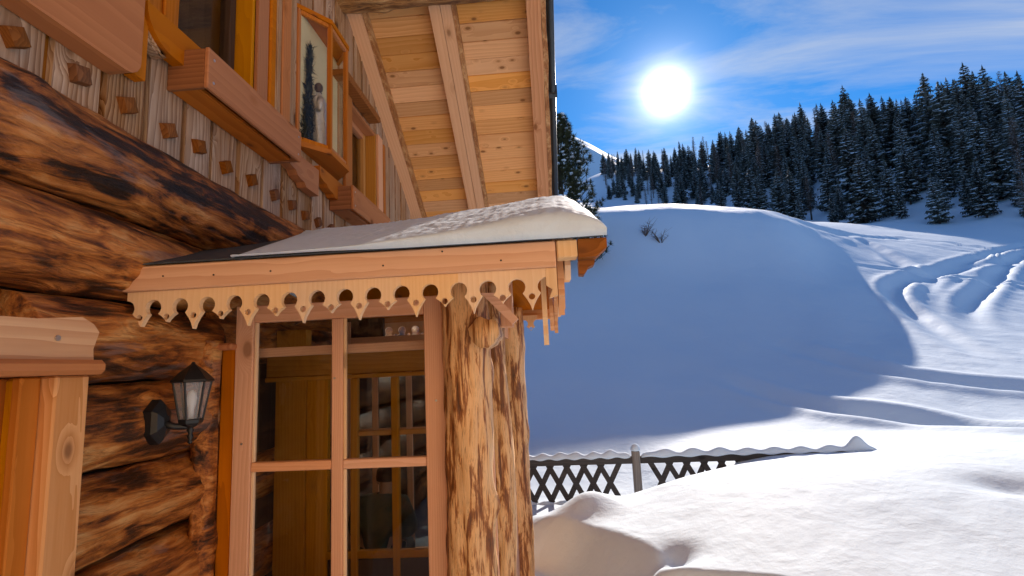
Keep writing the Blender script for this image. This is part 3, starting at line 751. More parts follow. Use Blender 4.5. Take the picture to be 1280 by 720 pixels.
# gable-end hanging boards, seen edge on
for i, yy in enumerate(np.arange(2.80, 5.6, .15)):
    z0 = zp(yy)
    tip = -.42 - (.07 if i % 2 else 0)
    for (xa, xb, top, bot, nm) in ((.066, .100, -.06, tip + .02, 'gable_board'), (.108, .140, -.05, -.24 - (.04 if i % 2 else 0), 'gable_board'), (.146, .172, -.04, -.11, 'gable_board')):
        h0 = yy + .004; h1 = yy + .146; m = yy + .075; zt = z0 + top - .05; zb = z0 + bot
        if nm: part(nm, prism([(h0, zt), (h0, zb + .07), (h0 + .03, zb + .05), (m, zb), (h1 - .03, zb + .05), (h1, zb + .07), (h1, zt)], 'X', xa, xb), M_fascia if xa < .1 else M_valance, porch)
part('gable_board', prism([(2.90, .48), (2.90, .26), (2.93, .22), (2.92, .17), (2.96, .11), (3.0, .19), (3.05, .24), (3.05, .48)], 'X', -.028, .0), M_valance, porch)
part('gable_board', prism([(3.06, .48), (3.06, .30), (3.10, .26), (3.13, .20), (3.16, .26), (3.20, .30), (3.20, .48)], 'X', .012, .036), M_fascia, porch)
# roof boards
def proof(name, ya, za, yb, zb, th, x0, x1, mat):
    return part(name, prism([(ya, za), (yb, zb), (yb, zb + th), (ya, za + th)], 'X', x0, x1), mat, porch)
proof('roof_panel', 2.59, ZE - .006, YM, ZR, .009, -2.26, .30, M_felt)
proof('roof_panel', 5.85, ZE, YM + .002, ZR, .016, -2.26, .05, M_felt)
proof('ceiling_panel', 2.72, .60, YM, 1.11, .03, -2.25, .05, M_box)
proof('ceiling_panel', 5.68, .60, YM + .002, 1.11, .03, -2.25, .05, M_box)
for xx in (-1.75, -1.25, -.75, -.2): proof('porch_rafter', 2.72, .50, YM, .985, .10, xx - .04, xx + .04, M_frameX)
# front window
win = part('window_frame', box(-2.018, -1.90, 3.26, 3.34, -2.1, .47, .005), M_frame, porch, label='pinkish pine window frame of the porch front')
part('side_trim', box(-2.125, -2.021, 3.28, 3.36, -2.1, .235, .012), M_amber, porch)
part('side_cap', box(-2.12, -2.005, 3.20, 3.32, .19, .232, .015), M_amberY, porch)
part('jamb', box(-.784, -.638, 3.26, 3.34, -2.1, .47, .005), M_frame, win)
part('head', box(-1.898, -.786, 3.262, 3.338, .36, .47, .005), M_frameX, win)
part('mullion', box(-1.382, -1.312, 3.264, 3.336, -2.1, .358, .005), M_frame, win)
for xa, xb in ((-1.898, -1.384), (-1.310, -.786)):
    part('transom', box(xa, xb, 3.268, 3.332, -.575, -.520, .005), M_frameX, win)
    part('transom', box(xa, xb, 3.268, 3.332, -1.48, -1.40, .005), M_frameX, win)
    part('pane', box(xa + .002, xb - .002, 3.300, 3.306, -.518, .358, 0), M_glass, win)
    part('pane', box(xa + .002, xb - .002, 3.300, 3.306, -1.398, -.577, 0), M_glass, win)
    part('lower_panel', box(xa + .002, xb - .002, 3.295, 3.32, -2.1, -1.482, 0), M_frameX, win)
    part('bead', box(xa, xa + .018, 3.275, 3.298, -.518, .358, .003), M_valance, win)
    part('bead', box(xa, xa + .018, 3.275, 3.298, -1.398, -.577, .003), M_valance, win)
for (xx, zz) in ((-1.955, -.40), (-1.36, -.02), (-.715, -.185)): part('screw', tube([(xx, 3.262, zz), (xx, 3.252, zz)], .007, 8), M_screw, win)
# log posts
part('log_post', rough_log('Z', -2.15, .60, -.512, 3.22, .142, 91, nl=110, na=48, amp=.020, knots=6), M_post, porch, smooth=True)
part('log_post', rough_log('Z', -2.15, .60, -.405, 3.78, .095, 97, nl=90, na=36, amp=.018, knots=6), M_post, porch, smooth=True)
part('post_strip', box(-.425, -.385, 3.40, 3.44, -2.15, .14, .005), M_frame, porch)
part('log_stub', rough_log('Y', 2.96, 3.3, -.365, .205, .088, 5, nl=14, na=28, amp=.014, knots=0), M_post, porch, smooth=True)
part('brace', prism([(-.37, .42), (-.20, .235), (-.165, .265), (-.30, .42)], 'Y', 2.93, 2.98), M_frameX, porch)
part('inner_post', box(-.30, -.22, 3.3, 3.4, .25, .60, .005), M_frame, porch)
part('log_post', rough_log('Z', -2.15, .60, -.40, 5.45, .14, 99, nl=40, na=24, amp=.018, knots=4), M_post, porch, smooth=True)
part('log_post', rough_log('Z', -2.15, .25, -2.17, 3.22, .075, 98, nl=60, na=24, amp=.02, knots=5), M_log, porch, smooth=True)
# right side wall, floor
part('side_wall', box(-.46, -.40, 3.9, 5.32, -2.1, -1.1), M_frame, porch)
sw = part('side_window', box(-.455, -.405, 3.9, 5.32, -1.098, -1.02), M_frame, porch)
part('head', box(-.455, -.405, 3.9, 5.32, .28, .47), M_frame, sw)
part('mullion', box(-.452, -.408, 4.58, 4.65, -1.018, .278), M_frame, sw)
part('pane', box(-.433, -.427, 3.9, 4.578, -1.018, .278, 0), M_glass, sw)
part('pane', box(-.433, -.427, 4.652, 5.32, -1.018, .278, 0), M_glass, sw)
part('floor_panel', box(-2.42, -.3, 3.2, 5.6, -2.16, -2.105, 0), M_stucco, porch)
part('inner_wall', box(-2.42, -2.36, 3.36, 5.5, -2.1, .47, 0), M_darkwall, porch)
part('inner_log', rough_log('Y', 3.38, 5.4, -2.44, .30, .2, 55, nl=40, na=24, amp=.02), M_log, porch, smooth=True)
part('inner_log', rough_log('Y', 3.38, 5.4, -2.44, -.75, .2, 56, nl=40, na=24, amp=.02), M_log, porch, smooth=True)
part('inner_log', rough_log('Y', 3.38, 5.4, -2.44, -1.35, .2, 57, nl=40, na=24, amp=.02), M_log, porch, smooth=True)
# inner glazed partition of amber pine
ip = part('partition_frame', box(-2.225, -1.975, 4.16, 4.26, -2.1, .38), M_inner, porch)
part('stile', box(-1.972, -1.80, 4.18, 4.24, -2.1, .0), M_inner, ip)
part('rail', box(-2.3, -.47, 4.15, 4.25, .0, .175), M_innerX, ip)
part('rail', box(-2.3, -.47, 4.13, 4.18, -.035, -.002), M_innerX, ip)
part('stile', box(-1.61, -1.555, 4.17, 4.23, -2.1, -.037), M_inner, ip)
part('stile', box(-1.28, -1.225, 4.17, 4.23, -2.1, -.037), M_inner, ip)
part('stile', box(-.56, -.47, 4.17, 4.23, -2.1, -.037), M_inner, ip)
part('muntin', box(-1.553, -1.282, 4.185, 4.215, -.49, -.45), M_innerX, ip)
part('muntin', box(-1.223, -.562, 4.185, 4.215, -.49, -.45), M_innerX, ip)
part('rail', box(-1.798, -.562, 4.172, 4.228, -1.40, -1.345), M_innerX, ip)
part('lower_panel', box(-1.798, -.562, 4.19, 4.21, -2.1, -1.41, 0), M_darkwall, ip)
part('sill_beam', box(-2.3, -.47, 3.42, 3.5, .14, .20), M_frameX, porch)
for (xa, xb) in ((-1.553, -1.282), (-1.223, -.562)): part('pane', box(xa, xb, 4.198, 4.203, -1.343, -.037, 0), M_cglass, ip)
# outer wall at the back of the porch
bw = part('back_window_frame', box(-2.36, -2.10, 5.45, 5.53, -2.1, .55), M_frame, porch)
for xx in (-1.847, -1.487, -1.12, -.75): part('muntin', box(xx - .03, xx + .03, 5.46, 5.52, -1.74, .30), M_frame, bw)
part('rail', box(-2.1, -.45, 5.45, 5.53, -1.83, -1.745), M_frameX, bw)
part('rail', box(-2.1, -.45, 5.45, 5.53, .302, .38), M_frameX, bw)
part('rail', box(-2.1, -.45, 5.465, 5.515, -.62, -.57), M_frameX, bw)
part('lower_panel', box(-2.1, -.45, 5.48, 5.51, -2.1, -1.832, 0), M_frameX, bw)
part('pane', box(-2.1, -.45, 5.487, 5.492, -1.743, .30, 0), M_bglass, bw)
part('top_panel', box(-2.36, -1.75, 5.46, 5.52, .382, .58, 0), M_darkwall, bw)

# --- snow on the porch roof
def roof_snow():
    b = bmesh.new(); nu, rings = 190, []
    for i in range(nu + 1):
        u = i / nu; X = -2.02 + (.315 + 2.02) * u
        e = max(0, (X + .02) / .34)                       # 0..1 over the rounded right end
        thick = np.interp(X, [-2.02, -1.85, -1.4, -.95, -.5, .0, .4], [.003, .005, .008, .022, .075, .155, .165])
        tr = np.interp(X, [-2.02, -1.7, -1.2, -.5, .16, .4], [.04, .07, .085, .145, .225, .235])
        endf = math.sqrt(max(0.0, 1 - e ** 2.6)) if e < 1 else 0.0
        lean = .10 * e
        yf = 2.575 - .018 * math.sin(u * 40) * thick + 1.5 * max(0, (-1.62 - X) / .40) ** 1.15 + .02 * mnoise.noise(Vector((X * 9, 0, 0))) * (X < -1.5)
        prof = []
        def add(y, s): prof.append((y, s))
        n1 = 5
        for k in range(n1): add(yf - .028 * math.sin(math.pi * k / n1), thick * k / n1 * .92)            # front face
        for k in range(26):
            s = k / 25; y = yf + .012 + (YM - yf - .012) * s
            add(y, None if s < 1 else None)
        ys = [yf - .028 * math.sin(math.pi * k / n1) for k in range(n1)]
        ring = []
        for k in range(n1):
            ring.append((X, ys[k] - (.022 if k == 0 else .014) * smooth(-1.2, -.7, X), ZE + .005 - (.014 * smooth(-1.2, -.7, X) if k == 0 else 0) + thick * .90 * (k / n1) * endf))
        for k in range(54):
            s = (k / 53) ** 1.15; y = yf + .008 + (YM - yf) * s
            th = thick + (tr - thick) * (1 - (1 - s) ** 1.25)
            rnd = 1 - .16 * math.exp(-s / .035)
            z = zp(max(y, YF)) + .008 + th * rnd * endf
            z -= .03 * math.exp(-((1 - s) / .12) ** 2)
            z += (.010 * mnoise.noise(Vector((X * 6, y * 6, 1))) + .007 * mnoise.noise(Vector((X * 24, y * 20, 5))) + .0035 * mnoise.noise(Vector((X * 60, y * 60, 2)))) * min(1, th / .08) * endf
            ring.append((X, y, z))
        for k in range(1, 14):
            s = 1 - k / 13; y = 2 * YM - (yf + (YM - yf) * s); th = thick + (tr - thick) * (1 - (1 - s) ** 1.7)
            ring.append((X if X < 0 else X * (1 - .85 * min(1, k / 4)), y, zp(min(y, YB)) + .018 + th * endf * (1 if k < 13 else 0)))
        ring.append((X if X < 0 else X * .15, YM + .02, ZR + .012)); ring.append((X, YM - .02, ZR + .005))
        rings.append([b.verts.new(p) for p in ring])
    m = len(rings[0])
    for i in range(nu):
        for k in range(m - 1): b.faces.new((rings[i][k], rings[i + 1][k], rings[i + 1][k + 1], rings[i][k + 1]))
        b.faces.new((rings[i][m - 1], rings[i + 1][m - 1], rings[i + 1][0], rings[i][0]))
    o = part('roof_snow', b, M_snow, None, smooth=True)
    return tag(o, 'thick smooth layer of snow lying on the porch roof above the scalloped valance', 'snow')
roof_snow()

# ================================================================== things on the wall
def flower_box(y0, y1, z0, z1, x0, x1, label):
    t = thing('flower_box', label, 'flower box', ((x0 + x1) / 2, (y0 + y1) / 2, z0), 'empty flower boxes under the upper windows')
    part('front_board', box(x1 - .028, x1, y0, y1, z0, z1, .006), M_box, t)
    part('end_board', box(x0, x1 - .030, y0 + .004, y0 + .032, z0 + .003, z1 - .004, .004), M_boxX, t)
    part('end_board', box(x0, x1 - .030, y1 - .032, y1 - .004, z0 + .003, z1 - .004, .004), M_boxX, t)
    part('bottom_board', box(x0, x1 - .075, y0 + .034, y1 - .034, z0 + .012, z0 + .038, .004), M_box, t)
    part('back_board', box(x0, x0 + .028, y0 + .034, y1 - .034, z0 + .04, z1 - .01, .004), M_box, t)
    for yy, zz in ((y0 + .05, z0 + .05), (y0 + .05, z1 - .06), (y1 - .05, z0 + .05), (y1 - .05, z1 - .06)):
        part('screw', tube([(x1 - .004, yy, zz), (x1 + .003, yy, zz)], .009, 8), M_screw, t)
    return t
flower_box(2.71, 3.87, 1.69, 1.945, -2.15, -1.895, 'empty brown flower box under the first upper window, left of the glass display case')
flower_box(5.0, 6.25, 1.65, 1.905, -2.15, -1.895, 'empty brown flower box under the far upper window just above the porch roof')

# glazed display case on the wall
cab = thing('display_case', 'half-hexagonal glass display case in brown wooden frame on the upper wall between the two windows', 'display case', (-2.08, 4.74, 2.05))
CB = [(-2.155, 4.30), (-1.965, 4.57), (-1.965, 4.97), (-2.155, 5.20)]        # plan of the front edges (x, y)
def plan(off): return [(CB[0][0], CB[0][1] - off), (CB[1][0] + off, CB[1][1] - off * .6), (CB[2][0] + off, CB[2][1] + off * .6), (CB[3][0], CB[3][1] + off)]
Z0, Z1 = 2.10, 3.38
part('base_board', prism(plan(.03), 'Z', Z0 - .055, Z0 - .008), M_box, cab)
part('top_board', prism(plan(.03), 'Z', Z1 + .006, Z1 + .05), M_box, cab)
part('back_board', box(-2.155, -2.140, 4.32, 5.18, Z0, Z1, 0), M_cream, cab)
for (x_, y_) in CB: part('corner_post', box(x_ - .022, x_ + .022, y_ - .022, y_ + .022, Z0 - .006, Z1 + .004), M_amber, cab)
for (p, q) in zip(CB[:-1], CB[1:]):
    dx, dy = q[0] - p[0], q[1] - p[1]; L = math.hypot(dx, dy); ux, uy = dx / L, dy / L; nx, ny = uy, -ux
    def panel(za, zb, th, in0, in1):
        a = (p[0] + ux * in0, p[1] + uy * in0); c = (q[0] - ux * in1, q[1] - uy * in1)
        return prism([(a[0] - nx * th, a[1] - ny * th), (c[0] - nx * th, c[1] - ny * th), (c[0] + nx * th, c[1] + ny * th), (a[0] + nx * th, a[1] + ny * th)], 'Z', za, zb)
    part('pane', panel(Z0 + .035, Z1 - .035, .002, .023, .023), M_cglass, cab)
    part('rail', panel(Z0 - .004, Z0 + .033, .015, .024, .024), M_amber, cab)
    part('rail', panel(Z1 - .033, Z1 + .003, .015, .024, .024), M_amber, cab)
# carved figure and fir branch inside the case
st = thing('carved_figure', 'small carved figure in a pale silvery robe standing inside the glass display case', 'statue', (-2.035, 4.86, Z0))
b = bmesh.new(); rings = []
for z, r in [(0, .085), (.04, .095), (.12, .088), (.25, .078), (.36, .066), (.44, .072), (.50, .070), (.55, .045), (.575, .028), (.59, .026)]:
    rings.append([b.verts.new((-2.078 + .8 * r * (1 + .16 * math.sin(5 * a + z * 9) + .07 * math.sin(11 * a - z * 20)) * math.cos(a), 4.62 + r * (1 + .16 * math.sin(5 * a + z * 9) + .07 * math.sin(11 * a - z * 20)) * math.sin(a) - .06 * z, Z0 + z)) for a in np.linspace(0, 2 * math.pi, 25)[:-1]])
for i in range(len(rings) - 1):
    for k in range(24): b.faces.new((rings[i][k], rings[i][(k + 1) % 24], rings[i + 1][(k + 1) % 24], rings[i + 1][k]))
b.faces.new(rings[-1]); b.faces.new(rings[0][::-1])
part('robe', b, M_robe, st, smooth=True)
b = bmesh.new(); bmesh.ops.create_uvsphere(b, u_segments=14, v_segments=10, radius=.042)
for v in b.verts: v.co.z *= 1.22; v.co.x *= .95
nose = bmesh.ops.create_cone(b, segments=6, radius1=.010, radius2=.003, depth=.03, cap_ends=True)
bmesh.ops.translate(b, verts=nose['verts'], vec=(0, 0, -.05)); bmesh.ops.rotate(b, verts=nose['verts'], cent=(0, 0, 0), matrix=Matrix.Rotation(R(60), 3, 'X'))
bmesh.ops.translate(b, verts=b.verts, vec=(-2.078, 4.58, Z0 + .645)); part('head', b, M_statue, st, smooth=True)
b = tube([(-2.05, 4.56, Z0 + .52), (-2.04, 4.51, Z0 + .44), (-2.035, 4.48, Z0 + .36), (-2.04, 4.50, Z0 + .42)], [.032, .028, .022, .016], 8); part('sleeve', b, M_robe, st, smooth=True)
fir = thing('fir_branch', 'dark dried fir branch leaning upright beside the carved figure in the display case', 'branch', (-2.06, 4.62, Z0))
b = bmesh.new(); rr = random.Random(5)
def blade(b, p, d, l, w, up=Vector((0, 0, 1))):
    s = d.cross(up); s = s.normalized() * w if s.length > 1e-5 else Vector((w, 0, 0))
    b.faces.new([b.verts.new(q) for q in (p - s, p + s, p + d * l)])
for q in range(1300):
    h = rr.random() ** 1.3; sp = .14 * (1 - h) + .015; a = rr.uniform(0, 6.28)
    p = Vector((-2.112 + .2 * sp * rr.random() * math.cos(a), 4.42 + .055 * h + .8 * sp * rr.random() * math.sin(a), Z0 + .02 + .98 * h))
    blade(b, p, Vector((rr.uniform(-.3, .3), rr.uniform(-1, 1), rr.uniform(-.1, 1.0))).normalized(), rr.uniform(.05, .10), .007)
tube([(-2.11, 4.42, Z0), (-2.11, 4.44, Z0 + .5), (-2.11, 4.475, Z0 + .95)], [.012, .008, .003], 6, b)
part('needles', b, plain('dry_needles', (.03, .030, .020), .9), fir)

# wall lantern
lan = thing('wall_lantern', 'black six-sided iron wall lantern on the dark logs beside the porch window', 'lantern', (-2.0, 2.86, -.30))
LX, LY = -1.975, 2.805
b = bmesh.new()     # wall plate: a shallow six-sided dome
def hexr(r, off=0): return [(r * math.cos(R(60 * k + 30 + off)), r * math.sin(R(60 * k + 30 + off))) for k in range(6)]
rings = [[b.verts.new((xx, 2.735 + .78 * q[0], -.205 + 1.25 * q[1])) for q in hexr(r)] for xx, r in ((-2.15, .095), (-2.10, .095), (-2.075, .075), (-2.06, .03))]
for i in range(3):
    for k in range(6): b.faces.new((rings[i][k], rings[i][(k + 1) % 6], rings[i + 1][(k + 1) % 6], rings[i + 1][k]))
b.faces.new(rings[-1]); b.faces.new(rings[0][::-1]); part('wall_plate', b, M_iron, lan)
part('arm', tube([(-2.08, 2.735, -.215), (-2.04, 2.765, -.235), (-2.0, 2.79, -.24), (LX, LY, -.235)], [.022, .018, .016, .018], 8), M_iron, lan, smooth=True)
part('finial', lathe([(.004, -.335), (.014, -.325), (.008, -.31), (.018, -.295), (.010, -.28), (.02, -.262), (.014, -.25), (.03, -.240), (.045, -.232)], LX, LY, 10), M_iron, lan, smooth=True)
def hexring(b, r, z): return [b.verts.new((LX + q[0], LY + q[1], z)) for q in hexr(r, 12)]
def hexstack(st_):
    b = bmesh.new(); rg = [hexring(b, r, z) for r, z in st_]
    for i in range(len(rg) - 1):
        for k in range(6): b.faces.new((rg[i][k], rg[i][(k + 1) % 6], rg[i + 1][(k + 1) % 6], rg[i + 1][k]))
    b.faces.new(rg[0][::-1]); b.faces.new(rg[-1]); return b
part('base_cup', hexstack([(.045, -.235), (.058, -.222), (.062, -.205), (.058, -.20)]), M_iron, lan)
part('cap', hexstack([(.096, -.004), (.108, .0), (.104, .012), (.062, .055), (.022, .088), (.012, .096), (.006, .108)]), M_iron, lan)
for k in range(6):
    q0 = hexr(.056, 12)[k]; q1 = hexr(.092, 12)[k]; n0 = hexr(.056, 12)[(k + 1) % 6]; n1 = hexr(.092, 12)[(k + 1) % 6]
    part('bar', tube([(LX + q0[0], LY + q0[1], -.202), (LX + q1[0], LY + q1[1], -.003)], .006, 6), M_iron, lan)
    b = bmesh.new(); b.faces.new([b.verts.new(p) for p in ((LX + q0[0] * .97, LY + q0[1] * .97, -.2), (LX + n0[0] * .97, LY + n0[1] * .97, -.2), (LX + n1[0] * .97, LY + n1[1] * .97, -.005), (LX + q1[0] * .97, LY + q1[1] * .97, -.005))])
    part('pane', b, M_lglass, lan)
part('bulb', lathe([(.012, -.2), (.014, -.15), (.022, -.12), (.026, -.09), (.02, -.06), (.006, -.045)], LX, LY, 10), plain('frosted_bulb', (.75, .75, .75), .4, 0, .03, 5), lan, smooth=True)

# ================================================================== person seen through the panes
def person():
    t = thing('person', 'person in a dark green jacket and black hat seen from behind through the porch window', 'person', (-1.62, 4.85, -1.62))
    me = bpy.data.meshes.new('body'); ox, oy = -1.62, 4.85
    J = dict(pel=(0, 0, -1.60), sp=(.0, .02, -1.40), ch=(.02, .05, -1.22), nk=(.05, .07, -1.10), hd0=(.06, .075, -1.03), hd=(.075, .085, -.97), ht=(.078, .085, -.905),
             sl=(-.18, .04, -1.19), el=(-.235, .06, -1.42), wl=(-.12, .26, -1.50), sr=(.20, .09, -1.19), er=(.26, .16, -1.42), wr=(.14, .32, -1.50),
             hl=(-.10, .02, -1.62), kl=(-.12, .42, -1.60), al=(-.12, .45, -2.03), fl=(-.12, .58, -2.07), hr=(.10, .04, -1.62), kr=(.14, .44, -1.60), ar=(.14, .46, -2.03), fr=(.14, .59, -2.07))
    rd = dict(pel=.13, sp=.135, ch=.145, nk=.062, hd0=.07, hd=.088, ht=.072, sl=.075, el=.055, wl=.042, sr=.075, er=.055, wr=.042, hl=.095, kl=.075, al=.05, fl=.045, hr=.095, kr=.075, ar=.05, fr=.045)
    names = list(J); idx = {n: i for i, n in enumerate(names)}
    E_ = [('pel', 'sp'), ('sp', 'ch'), ('ch', 'nk'), ('nk', 'hd0'), ('hd0', 'hd'), ('hd', 'ht'), ('ch', 'sl'), ('sl', 'el'), ('el', 'wl'), ('ch', 'sr'), ('sr', 'er'), ('er', 'wr'),
          ('pel', 'hl'), ('hl', 'kl'), ('kl', 'al'), ('al', 'fl'), ('pel', 'hr'), ('hr', 'kr'), ('kr', 'ar'), ('ar', 'fr')]
    for s_, w in (('l', 'wl'), ('r', 'wr')):           # hands: five short finger chains from the palm
        wx, wy, wz = J[w]; sg = 1 if s_ == 'l' else -1
        J['p' + s_] = (wx + sg * .03, wy + .07, wz - .005); rd['p' + s_] = .032; names.append('p' + s_); idx['p' + s_] = len(names) - 1; E_.append((w, 'p' + s_))
        for f, (dx, ln) in enumerate(((-.03, .06), (-.012, .075), (.008, .08), (.026, .072))):
            a, b_ = 'f%s%d' % (s_, f), 'g%s%d' % (s_, f)
            J[a] = (wx + sg * .03 + dx, wy + .11, wz - .012); J[b_] = (wx + sg * .03 + dx * 1.1, wy + .11 + ln * .6, wz - .05)
            rd[a] = .010; rd[b_] = .008
            for q in (a, b_): names.append(q); idx[q] = len(names) - 1
            E_ += [('p' + s_, a), (a, b_)]
        a = 'th' + s_; J[a] = (wx + sg * .075, wy + .08, wz + .0); rd[a] = .011; names.append(a); idx[a] = len(names) - 1; E_.append(('p' + s_, a))
    me.from_pydata([Vector(J[n]) for n in names], [(idx[a], idx[b_]) for a, b_ in E_], [])
    o = link('body', me, M_skin, t); o.location = Vector((ox, oy, 0)) - wloc(t)
    sk = o.modifiers.new('skin', 'SKIN'); sk.use_smooth_shade = True
    for n in names: me.skin_vertices[0].data[idx[n]].radius = (rd[n], rd[n])
    me.skin_vertices[0].data[0].use_root = True
    o.modifiers.new('sub', 'SUBSURF').levels = 1; o.modifiers['sub'].render_levels = 2
    # jacket and trousers follow the body
    def cloth(name, mat, ns, es, grow):
        m2 = bpy.data.meshes.new(name); ii = {n: i for i, n in enumerate(ns)}
        m2.from_pydata([Vector(J[n]) for n in ns], [(ii[a], ii[b_]) for a, b_ in es], [])
        c = link(name, m2, mat, t); c.location = o.location
        s = c.modifiers.new('skin', 'SKIN'); s.use_smooth_shade = True
        for n in ns: m2.skin_vertices[0].data[ii[n]].radius = (rd[n] + grow, rd[n] + grow)
        m2.skin_vertices[0].data[0].use_root = True
        c.modifiers.new('sub', 'SUBSURF').render_levels = 2
    rd['wl'] += .004; rd['wr'] += .004; sv = rd['nk']; rd['nk'] = .066
    cloth('jacket', M_jacket, ['pel', 'sp', 'ch', 'nk', 'sl', 'el', 'wl', 'sr', 'er', 'wr'], [('pel', 'sp'), ('sp', 'ch'), ('ch', 'nk'), ('ch', 'sl'), ('sl', 'el'), ('el', 'wl'), ('ch', 'sr'), ('sr', 'er'), ('er', 'wr')], .022)
    cloth('trousers', M_trouser, ['pel', 'hl', 'kl', 'al', 'hr', 'kr', 'ar'], [('pel', 'hl'), ('hl', 'kl'), ('kl', 'al'), ('pel', 'hr'), ('hr', 'kr'), ('kr', 'ar')], .016)
    cx, cy, cz = ox + .075, oy + .085, -.975
    b = bmesh.new(); tube([(cx, cy, cz), (cx, cy, cz + .03), (cx, cy, cz + .09), (cx, cy, cz + .125), (cx, cy, cz + .14)], [.108, .112, .105, .075, .02], 18, b)
    part('hat', b, M_hat, t, smooth=True)
    b = bmesh.new()      # face looks away, towards the far window
    for dx in (-.032, .032): tube([(cx + dx, cy + .082, -.985), (cx + dx, cy + .094, -.985)], [.012, .007], 8, b)
    part('eyes', b, M_hat, t)
    part('nose', tube([(cx, cy + .085, -.985), (cx, cy + .112, -1.01), (cx, cy + .088, -1.018)], [.008, .013, .006], 8), M_skin, t, smooth=True)
    part('mouth', box(cx - .024, cx + .024, cy + .078, cy + .088, -1.052, -1.044, .002), plain('lips', (.3, .12, .1), .5), t)
    for sx in (-1, 1): part('ear', tube([(cx + sx * .084, cy - .005, -1.01), (cx + sx * .10, cy - .01, -.985), (cx + sx * .088, cy, -.965)], [.012, .016, .008], 8), M_skin, t, smooth=True)
person()
bn = thing('bench', 'plain wooden bench inside the porch behind the inner glazed partition', 'bench', (-1.6, 4.85, -2.1))
part('seat', box(-2.2, -.9, 4.66, 5.02, -1.77, -1.725), M_innerX, bn)
for xx in (-2.1, -1.0):
    for yy in (4.70, 4.98): part('leg', box(xx - .03, xx + .03, yy - .03, yy + .03, -2.1, -1.772), M_inner, bn)

# ================================================================== unseen chalet added behind the camera to bounce warm sunlight onto the porch
nb = thing('bounce_chalet', 'unseen pine chalet added across the yard to bounce sunlight onto the porch front', 'chalet', (4, -7, -2.2))
NY = -4.4
for k in range(26):
    z0 = -2.2 + .30 * k
    part('wall_board', box(-4.5, 11.5, NY - .03, NY + .004 * (k % 3), z0 + .004, z0 + .296, 0), M_bounce, nb)
part('wall', box(-4.5, 11.5, NY - 9, NY - .04, -2.2, 5.6, 0), M_bounce, nb)
b = prism([(-5.6, 5.1), (3.5, 9.0), (12.6, 5.1), (12.6, 4.8), (3.5, 8.7), (-5.6, 4.8)], 'Y', NY - 9.5, NY + .9)
part('roof', b, M_felt, nb)
part('gable', prism([(-4.5, 5.28), (11.5, 5.28), (3.5, 8.6)], 'Y', NY - .06, NY - .035), M_bounce, nb)
for xx in (-1.2, 2.0, 5.2, 8.4):
    for zz in (-1.0, 2.2):
        w_ = part('window', box(xx, xx + 1.0, NY + .015, NY + .07, zz, zz + 1.3), M_amber, nb)
        part('pane', box(xx + .08, xx + .92, NY + .072, NY + .076, zz + .08, zz + 1.22, 0), M_darkwall, w_)
# ================================================================== fence
def rail_z(x): return -1.495 - .006 * x
fence = thing('lattice_fence', 'dark grey garden fence with crossed lattice slats half buried behind the snow drift', 'fence', (1.2, 8.5, -2.3))
def bar(x0, z0, x1, z1, w, ya, yb):
    d = Vector((x1 - x0, 0, z1 - z0)).normalized(); n = Vector((-d.z, 0, d.x)) * (w / 2)
    p = [(x0 + n.x, z0 + n.z), (x1 + n.x, z1 + n.z), (x1 - n.x, z1 - n.z), (x0 - n.x, z0 - n.z)]
    return prism(p, 'Y', ya, yb)
for (xa, xb) in ((-1.9, 1.165), (1.295, 4.75)):
    part('rail', bar(xa, rail_z(xa), xb, rail_z(xb), .105, 8.44, 8.50), M_grey, fence)
    part('rail', bar(xa, rail_z(xa) - .66, xb, rail_z(xb)  - .69, .115, 8.44, 8.50), M_grey, fence)
frng = random.Random(4)
xx = -1.80
while xx < 3.4:
    for dx, ya, yb in ((.35, 8.501, 8.520), (-.35, 8.521, 8.540)):
        a, c = xx - dx / 2, xx + dx / 2
        if (a < 1.14 and c < 1.14) or (a > 1.32 and c > 1.32):
            part('slat', bar(a, rail_z(a) - .02, c, rail_z(c) - .665, .080, ya, yb), M_grey, fence)
    xx += .262
b = bmesh.new(); box(1.17, 1.29, 8.42, 8.54, -2.6, -1.36, .022, b)
part('post', b, M_greyZ, fence)
part('post', box(-1.52, -1.40, 8.42, 8.54, -2.6, -1.36, .022), M_greyZ, fence)
part('post', box(4.62, 4.74, 8.42, 8.54, -2.6, -1.44, .022), M_greyZ, fence)
def snow_ridge(name, pts, wid, hgt, label, seed, per=.26):
    """soft snow cap along a line of (x,y,z): half-round section with lumps"""
    b = bmesh.new(); rings = []; n = len(pts)
    for i, p in enumerate(pts):
        u = i / (n - 1); e = min(1, min(u, 1 - u) * 18) ** .5
        h = hgt(u) * e * (1 + .30 * math.sin(p[0] * 2 * math.pi / per) + .35 * mnoise.noise(Vector((p[0] * 3, seed, 0)))); w = wid * (.55 + .45 * e) * (1 + .18 * mnoise.noise(Vector((p[0] * 4, seed, 7))))
        droop = .012 * (1 + math.sin(p[0] * 2 * math.pi / per + 1))
        ring = [(p[0], p[1] + w * math.cos(a), p[2] - droop * (abs(math.cos(a)) > .8) + max(h, .004) * math.sin(a)) for a in np.linspace(math.pi, 0, 9)]
        rings.append([b.verts.new(q) for q in ring])
    for i in range(n - 1):
        for k in range(8): b.faces.new((rings[i][k], rings[i + 1][k], rings[i + 1][k + 1], rings[i][k + 1]))
        b.faces.new((rings[i][8], rings[i + 1][8], rings[i + 1][0], rings[i][0]))
    b.faces.new(rings[0][::-1]); b.faces.new(rings[-1])
    return tag(part(name, b, M_snow, None, smooth=True), label, 'snow', 'snow lying on the garden fence')
def line(xa, xb, dz, n): return [(x_, 8.475, rail_z(x_) + dz) for x_ in np.linspace(xa, xb, n)]
snow_ridge('snow_cap', line(-1.9, 1.15, .052, 90), .062, lambda u: .045 + .035 * u, 'thin lumpy line of snow along the top rail left of the fence post', 1)
